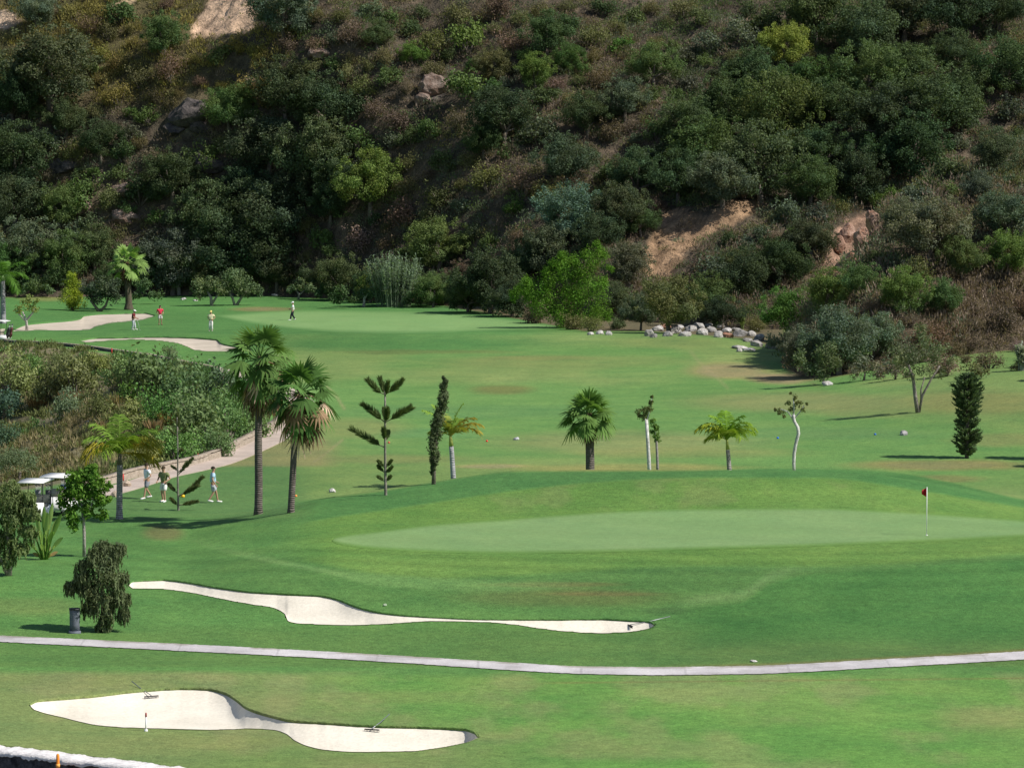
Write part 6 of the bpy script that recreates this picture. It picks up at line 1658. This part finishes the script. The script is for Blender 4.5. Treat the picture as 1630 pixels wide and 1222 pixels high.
def golf_bag(label, root_b, rz, off, col, lean=0.25):
    M_ = Matrix.Rotation(rz, 3, 'Z')
    o = thing("golf_bag", label, "golf bag", Vector(root_b) + M_ @ Vector(off), rz, "golf bags on the carts")
    m = MB(); m.tube([(0, 0, 0), (0, -0.02, 0.1), (0, -lean * .7, 0.70), (0, -lean * .85, 0.84)], [0.12, 0.14, 0.13, 0.145], 12, col); m.build("bag", COLOURED, o)
    m = MB(); m.box((-0.09, -0.22, 0.12), (0.09, -0.10, 0.45), np.asarray(col) * 0.8); m.build("pocket", COLOURED, o)
    for i in range(5):
        x = -0.08 + 0.04 * i; c = MB(); c.tube([(x, -lean * .85, 0.8), (x * 1.4, -lean * 1.05, 1.04 + 0.03 * (i % 3))], 0.008, 5, (.6, .6, .62)); c.tube([(x * 1.4, -lean * 1.05, 1.03 + 0.03 * (i % 3)), (x * 1.4 + .05, -lean * 1.05, 1.09 + 0.03 * (i % 3))], [0.03, 0.022], 6, (.05, .05, .06)); c.build("club", COLOURED, o)
cb = at(57, 828); cart("golf cart nearest the leafy tree's left, facing the viewer", cb, R(172)); golf_bag("dark golf bag on the left cart", cb, R(172), (-0.25, -1.12, 0.42), (0.05, 0.05, 0.06)); golf_bag("grey golf bag on the left cart", cb, R(172), (0.25, -1.12, 0.42), (0.2, 0.2, 0.22))
cb = at(93, 818); cart("golf cart mostly hidden behind the leafy tree", cb, R(168)); golf_bag("blue golf bag on the hidden cart", cb, R(168), (0.2, -1.12, 0.42), (0.05, 0.07, 0.16))
cb = at(-6, 545); cart("far golf cart cut off by the left picture edge", cb, R(72)); golf_bag("black golf bag on the far cart, nearer the seat", cb, R(72), (-0.25, -1.12, 0.42), (0.03, 0.03, 0.035)); golf_bag("dark red golf bag on the far cart", cb, R(72), (0.25, -1.12, 0.42), (0.10, 0.03, 0.03))

# ------------------------------------------------------------------ people
SKIN = plain("skin", (0.42, 0.25, 0.17), 0.6, 0.06, 20)
CLOTH = plain("cloth", (1, 1, 1), 0.85, 0.10, 9, 0.1, attr=True, bump=0.012)
HAIR = plain("hair", (1, 1, 1), 0.8, 0.3, 30, 0.2, attr=True)

def skin_mesh(verts, edges, radii, root=0, sub=2):
    me = bpy.data.meshes.new("tmp"); me.from_pydata([tuple(v) for v in verts], edges, [])
    o = bpy.data.objects.new("tmp", me); COL.objects.link(o)
    o.modifiers.new("s", 'SKIN'); m2 = o.modifiers.new("d", 'SUBSURF'); m2.levels = sub; m2.render_levels = sub
    for i, r in enumerate(radii):
        sv = me.skin_vertices[0].data[i]; sv.radius = (r, r) if not hasattr(r, '__len__') else r; sv.use_root = (i == root); sv.use_loose = False
    dg = bpy.context.evaluated_depsgraph_get(); dg.update()
    ev = o.evaluated_get(dg); em = ev.to_mesh()
    em.calc_loop_triangles()
    V = [tuple(v.co) for v in em.vertices]; T = [list(t.vertices) for t in em.loop_triangles]
    ev.to_mesh_clear(); bpy.data.objects.remove(o); bpy.data.meshes.remove(me)
    return V, T

def person(label, base, rz, lf=0.0, rf=0.0, lh=None, rh=None, shirt=(1, 1, 1), legs=(1, 1, 1), leg_len='long', hat=None, hair=(0.04, 0.03, 0.02), hair_long=False, tilt=0.0, sleeve='short', shoes=(0.75, 0.75, 0.74), head_down=0.0, size=1.0):
    root = thing("person", label, "person", base, rz); root.scale = (size,) * 3
    V3 = Vector
    tl = lambda z: V3((0, (z - 0.95) * math.sin(tilt), 0.95 + (z - 0.95) * math.cos(tilt))) if z > 0.95 else V3((0, 0, z))
    pel, wst, chs, nck = tl(0.95), tl(1.12), tl(1.32), tl(1.47)
    hd = tl(1.55) + V3((0, 0.02 + head_down * .5, 0)); hm = tl(1.64) + V3((0, 0.035 + head_down, -head_down * .3)); ht = tl(1.735) + V3((0, 0.02 + head_down, -head_down * .5))
    sh = {s: tl(1.40) + V3((s * 0.20, 0, 0)) for s in (-1, 1)}
    hands = {-1: V3(lh) if lh else tl(0.86) + V3((-0.27, 0.10, 0)), 1: V3(rh) if rh else tl(0.86) + V3((0.27, 0.10, 0))}
    elb = {}
    for s in (-1, 1):
        d = hands[s] - sh[s]; L = d.length; up, fo = 0.30, 0.29
        if L > up + fo - 0.01: hands[s] = sh[s] + d.normalized() * (up + fo - 0.01); d = hands[s] - sh[s]; L = d.length
        a = (up * up - fo * fo + L * L) / (2 * L); hgt = math.sqrt(max(up * up - a * a, 0)); dn = d.normalized()
        q = V3((s * 0.6, -0.8, -0.2)); q = (q - dn * q.dot(dn)).normalized(); elb[s] = sh[s] + dn * a + q * hgt
    hip = {s: V3((s * 0.095, 0, 0.92)) for s in (-1, 1)}
    ft = {-1: lf, 1: rf}; ank, kne, toe = {}, {}, {}
    for s in (-1, 1):
        f = ft[s]; ank[s] = V3((s * 0.11, f, 0.09 + (0.05 if f < -0.12 else 0))); d = ank[s] - hip[s]; L = min(d.length, 0.845); up, fo = 0.43, 0.42
        a = (up * up - fo * fo + L * L) / (2 * L); hgt = math.sqrt(max(up * up - a * a, 0)); dn = d.normalized(); q = V3((0, 1, 0)); q = (q - dn * q.dot(dn)).normalized(); kne[s] = hip[s] + dn * a + q * hgt
        toe[s] = ank[s] + V3((s * 0.03, 0.17, -0.055))
    N = {}; verts, rad, edges = [], [], []
    def add(k, p, r, par=None):
        N[k] = len(verts); verts.append(p); rad.append(r)
        if par is not None: edges.append((N[par], N[k]))
    add('pel', pel, 0.125); add('wst', wst, 0.118, 'pel'); add('chs', chs, 0.135, 'wst'); add('nck', nck, 0.058, 'chs'); add('hd', hd, 0.062, 'nck'); add('hm', hm, 0.092, 'hd'); add('ht', ht, 0.062, 'hm')
    for s in (-1, 1):
        n = str(s); add('sh' + n, sh[s], 0.062, 'chs'); add('el' + n, elb[s], 0.043, 'sh' + n); add('wr' + n, hands[s], 0.030, 'el' + n)
        dirn = (hands[s] - elb[s]).normalized(); add('pa' + n, hands[s] + dirn * 0.075, (0.036, 0.020), 'wr' + n)
        add('hp' + n, hip[s], 0.092, 'pel'); add('kn' + n, kne[s], 0.058, 'hp' + n); add('an' + n, ank[s], 0.040, 'kn' + n); add('to' + n, toe[s], 0.034, 'an' + n)
    V, T = skin_mesh(verts, edges, rad)
    mb = MB(); mb.add(V, None, T)
    for s in (-1, 1):      # five fingers each
        dirn = (hands[s] - elb[s]).normalized(); pa = hands[s] + dirn * 0.07
        ac = dirn.cross(V3((s, 0.2, 0.1))).normalized(); inn = ac.cross(dirn).normalized()
        for j, ln in enumerate((0.068, 0.078, 0.074, 0.058)):
            p = pa + ac * (0.030 - 0.02 * j); p1 = p + dirn * ln * .55 + inn * 0.012; p2 = p1 + dirn * ln * .35 + inn * 0.028
            mb.tube([p, p1, p2], [0.010, 0.009, 0.007], 6)
        p = hands[s] + dirn * 0.03 + ac * 0.03; mb.tube([p, p + ac * 0.03 + dirn * 0.025, p + ac * 0.035 + dirn * 0.055 + inn * 0.01], [0.012, 0.011, 0.008], 6)
    # nose and ears
    f_ = V3((0, 1, -0.1 - head_down)).normalized()
    mb.tube([hm + f_ * 0.08 + V3((0, 0, 0.02)), hm + f_ * 0.115 - V3((0, 0, 0.012))], [0.008, 0.016], 6)
    for s in (-1, 1): mb.tube([hm + V3((s * 0.085, 0, 0.02)), hm + V3((s * 0.098, -0.01, -0.02))], [0.018, 0.014], 6)
    body = mb.build("body", SKIN, root, True)
    e = MB()
    for s in (-1, 1): e.tube([hm + f_ * 0.078 + V3((s * 0.033, 0, 0.025)), hm + f_ * 0.092 + V3((s * 0.033, 0, 0.025))], 0.011, 6, (0.02, 0.015, 0.01))
    e.tube([hm + f_ * 0.085 + V3((-0.025, 0, -0.045)), hm + f_ * 0.088 + V3((0.025, 0, -0.045))], 0.006, 5, (0.25, 0.07, 0.06))
    e.build("face_features", COLOURED, root)
    # clothing grown from the same skeleton, a little larger
    def cloth(nm, P, Ed, Rr, col, rt=0):
        V, T = skin_mesh(P, Ed, Rr, rt); m = MB(); m.add(V, None, T, col); return m.build(nm, CLOTH, root, True)
    fr = 0.62 if sleeve == 'short' else 1.0
    P = [pel + V3((0, 0, 0.0)), wst, chs, tl(1.435)]; Ed = [(0, 1), (1, 2), (2, 3)]; Rr = [0.170, 0.165, 0.175, 0.08]
    for s in (-1, 1):
        i = len(P); P += [sh[s] + V3((0, 0, -0.005)), sh[s].lerp(elb[s], fr)]; Ed += [(2, i), (i, i + 1)]; Rr += [0.094, 0.082]
    cloth("shirt", P, Ed, Rr, shirt)
    P = [tl(0.99), V3((0, 0, 0.90))]; Ed = [(0, 1)]; Rr = [0.165, 0.16]
    for s in (-1, 1):
        i = len(P); P.append(hip[s] + V3((0, 0, -0.06))); Ed.append((1, i)); Rr.append(0.122)
        if leg_len == 'short': P.append(hip[s].lerp(kne[s], 0.92)); Ed.append((i, i + 1)); Rr.append(0.112)
        else: P += [kne[s], kne[s].lerp(ank[s], 0.95)]; Ed += [(i, i + 1), (i + 1, i + 2)]; Rr += [0.092, 0.082]
    cloth("shorts" if leg_len == 'short' else "trousers", P, Ed, Rr, legs)
    for s in (-1, 1):
        m = MB(); a, t_ = ank[s], toe[s]
        m.tube([a + V3((0, -0.05, -0.035)), a + V3((0, 0.0, -0.025)), t_ + V3((0, -0.04, 0)), t_ + V3((s * .005, 0.05, -0.005))], [0.042, 0.052, 0.048, 0.028], 8, shoes); m.build("shoe", CLOTH, root, True)
    h = MB()
    cen = hm + V3((0, -0.015, 0.035))
    def dome(mb_, c, r, zcut, col, rz_=1.0):
        V, Q = [], []; nu, nv = 14, 7
        for j in range(nv):
            ph = zcut + (math.pi / 2 - zcut) * j / (nv - 1)
            for i in range(nu):
                th = 2 * math.pi * i / nu; V.append(tuple(c + V3((r * math.cos(ph) * math.cos(th) * .92, r * math.cos(ph) * math.sin(th) * 1.08, r * rz_ * math.sin(ph)))))
        Q = [[j * nu + i, j * nu + (i + 1) % nu, (j + 1) * nu + (i + 1) % nu, (j + 1) * nu + i] for j in range(nv - 1) for i in range(nu)]
        mb_.add(V, Q, None, col)
    dome(h, cen + V3((0, -0.02, 0)), 0.103, -0.25, hair)
    if hair_long: h.tube([cen + V3((0, -0.07, 0.03)), cen + V3((0, -0.11, -0.12)), cen + V3((0, -0.10, -0.25))], [0.08, 0.075, 0.03], 8, hair)
    h.build("hair", HAIR, root, True)
    if hat:
        c = MB(); dome(c, cen + V3((0, 0, 0.015)), 0.112, 0.0, hat)
        n = 9; V = []
        for i in range(n):
            th = math.pi * (0.12 + 0.76 * i / (n - 1)); V += [tuple(cen + V3((0.10 * math.cos(th), 0.12 * math.sin(th), 0.02))), tuple(cen + V3((0.11 * math.cos(th), 0.21 * math.sin(th), -0.005))), tuple(cen + V3((0.11 * math.cos(th), 0.21 * math.sin(th), 0.003))), tuple(cen + V3((0.10 * math.cos(th), 0.12 * math.sin(th), 0.030)))]
        Q = [[4 * i + a, 4 * i + (a + 1) % 4, 4 * i + 4 + (a + 1) % 4, 4 * i + 4 + a] for i in range(n - 1) for a in range(4)]
        c.add(V, Q, None, hat); c.build("cap", CLOTH, root, True)
    root['_hands'] = 0; del root['_hands']
    return root, hands
PX = lambda b: b.y / F
# near tee, three walking
person("person in white shirt and grey shorts walking on the tee, left of the bare pine", at(235, 794), R(120), lf=0.24, rf=-0.22, rh=(0.33, -0.12, 0.95), lh=(-0.28, 0.22, 1.0), shirt=(0.74, 0.80, 0.86), legs=(0.24, 0.25, 0.28), leg_len='short', shoes=(0.7, 0.7, 0.7), tilt=0.05)
person("person in olive green shirt and white shorts behind the bare pine arms", at(261, 799), R(150), lf=0.06, rf=-0.08, lh=(-0.25, 0.2, 1.02), rh=(0.25, 0.2, 1.02), shirt=(0.20, 0.22, 0.10), legs=(0.72, 0.72, 0.70), leg_len='short', head_down=0.03, hair=(0.05, 0.035, 0.02))
person("person in pale blue shirt and grey shorts striding right on the tee", at(339, 800), R(-78), lf=0.25, rf=-0.22, lh=(-0.26, 0.22, 0.98), rh=(0.27, 0.10, 0.9), shirt=(0.42, 0.60, 0.74), legs=(0.40, 0.43, 0.47), leg_len='short', hair=(0.025, 0.02, 0.015), tilt=0.02)
# far green, four standing
b4 = at(212, 525)
_, h4 = person("person in dark red shirt and white cap leaning on a putter by the far bunker", b4, R(-100), lf=0.16, rf=-0.06, lh=(-0.05, 0.36, 1.02), rh=(0.06, 0.36, 1.0), shirt=(0.16, 0.02, 0.03), legs=(0.50, 0.52, 0.55), hat=(0.82, 0.82, 0.8), tilt=0.12, head_down=0.03)
M_ = Matrix.Rotation(R(-100), 3, 'Z')
cl = MB(); cl.tube([(0, 0, 0), (0.10, 0.30, -1.0)], 0.011, 6, (0.5, 0.5, 0.52)); cl.box((0.06, 0.26, -1.03), (0.18, 0.32, -0.99), (0.3, 0.3, 0.32))
o = cl.build("putter", COLOURED); o.location = b4 + M_ @ h4[1] + Vector((0, 0, 0.02)); o.rotation_euler = (0, 0, R(-100)); tag(o, "steel putter held by the person in dark red", "putter")
person("person in bright red shirt and white shorts with long dark hair", at(255, 517), R(200), lf=0.02, rf=-0.05, shirt=(0.62, 0.05, 0.09), legs=(0.62, 0.56, 0.54), leg_len='short', hair_long=True, shoes=(0.22, 0.08, 0.06), lh=(-0.20, 0.15, 1.0), rh=(0.20, 0.15, 1.0))
person("person in pale yellow shirt and white trousers, hands on hips, on the far green", at(336, 527), R(170), lf=0.04, rf=0.0, lh=(-0.20, 0.05, 1.04), rh=(0.20, 0.05, 1.04), shirt=(0.82, 0.74, 0.48), legs=(0.72, 0.71, 0.66), hat=(0.78, 0.66, 0.22), shoes=(0.4, 0.38, 0.36))
person("person in white shirt, white cap and black trousers walking on the far green", at(466, 510), R(95), lf=0.22, rf=-0.22, lh=(-0.15, 0.28, 1.12), rh=(0.2, 0.22, 1.05), shirt=(0.80, 0.82, 0.84), legs=(0.02, 0.025, 0.035), hat=(0.85, 0.85, 0.85), shoes=(0.7, 0.7, 0.7), tilt=-0.05)
finish_labels()
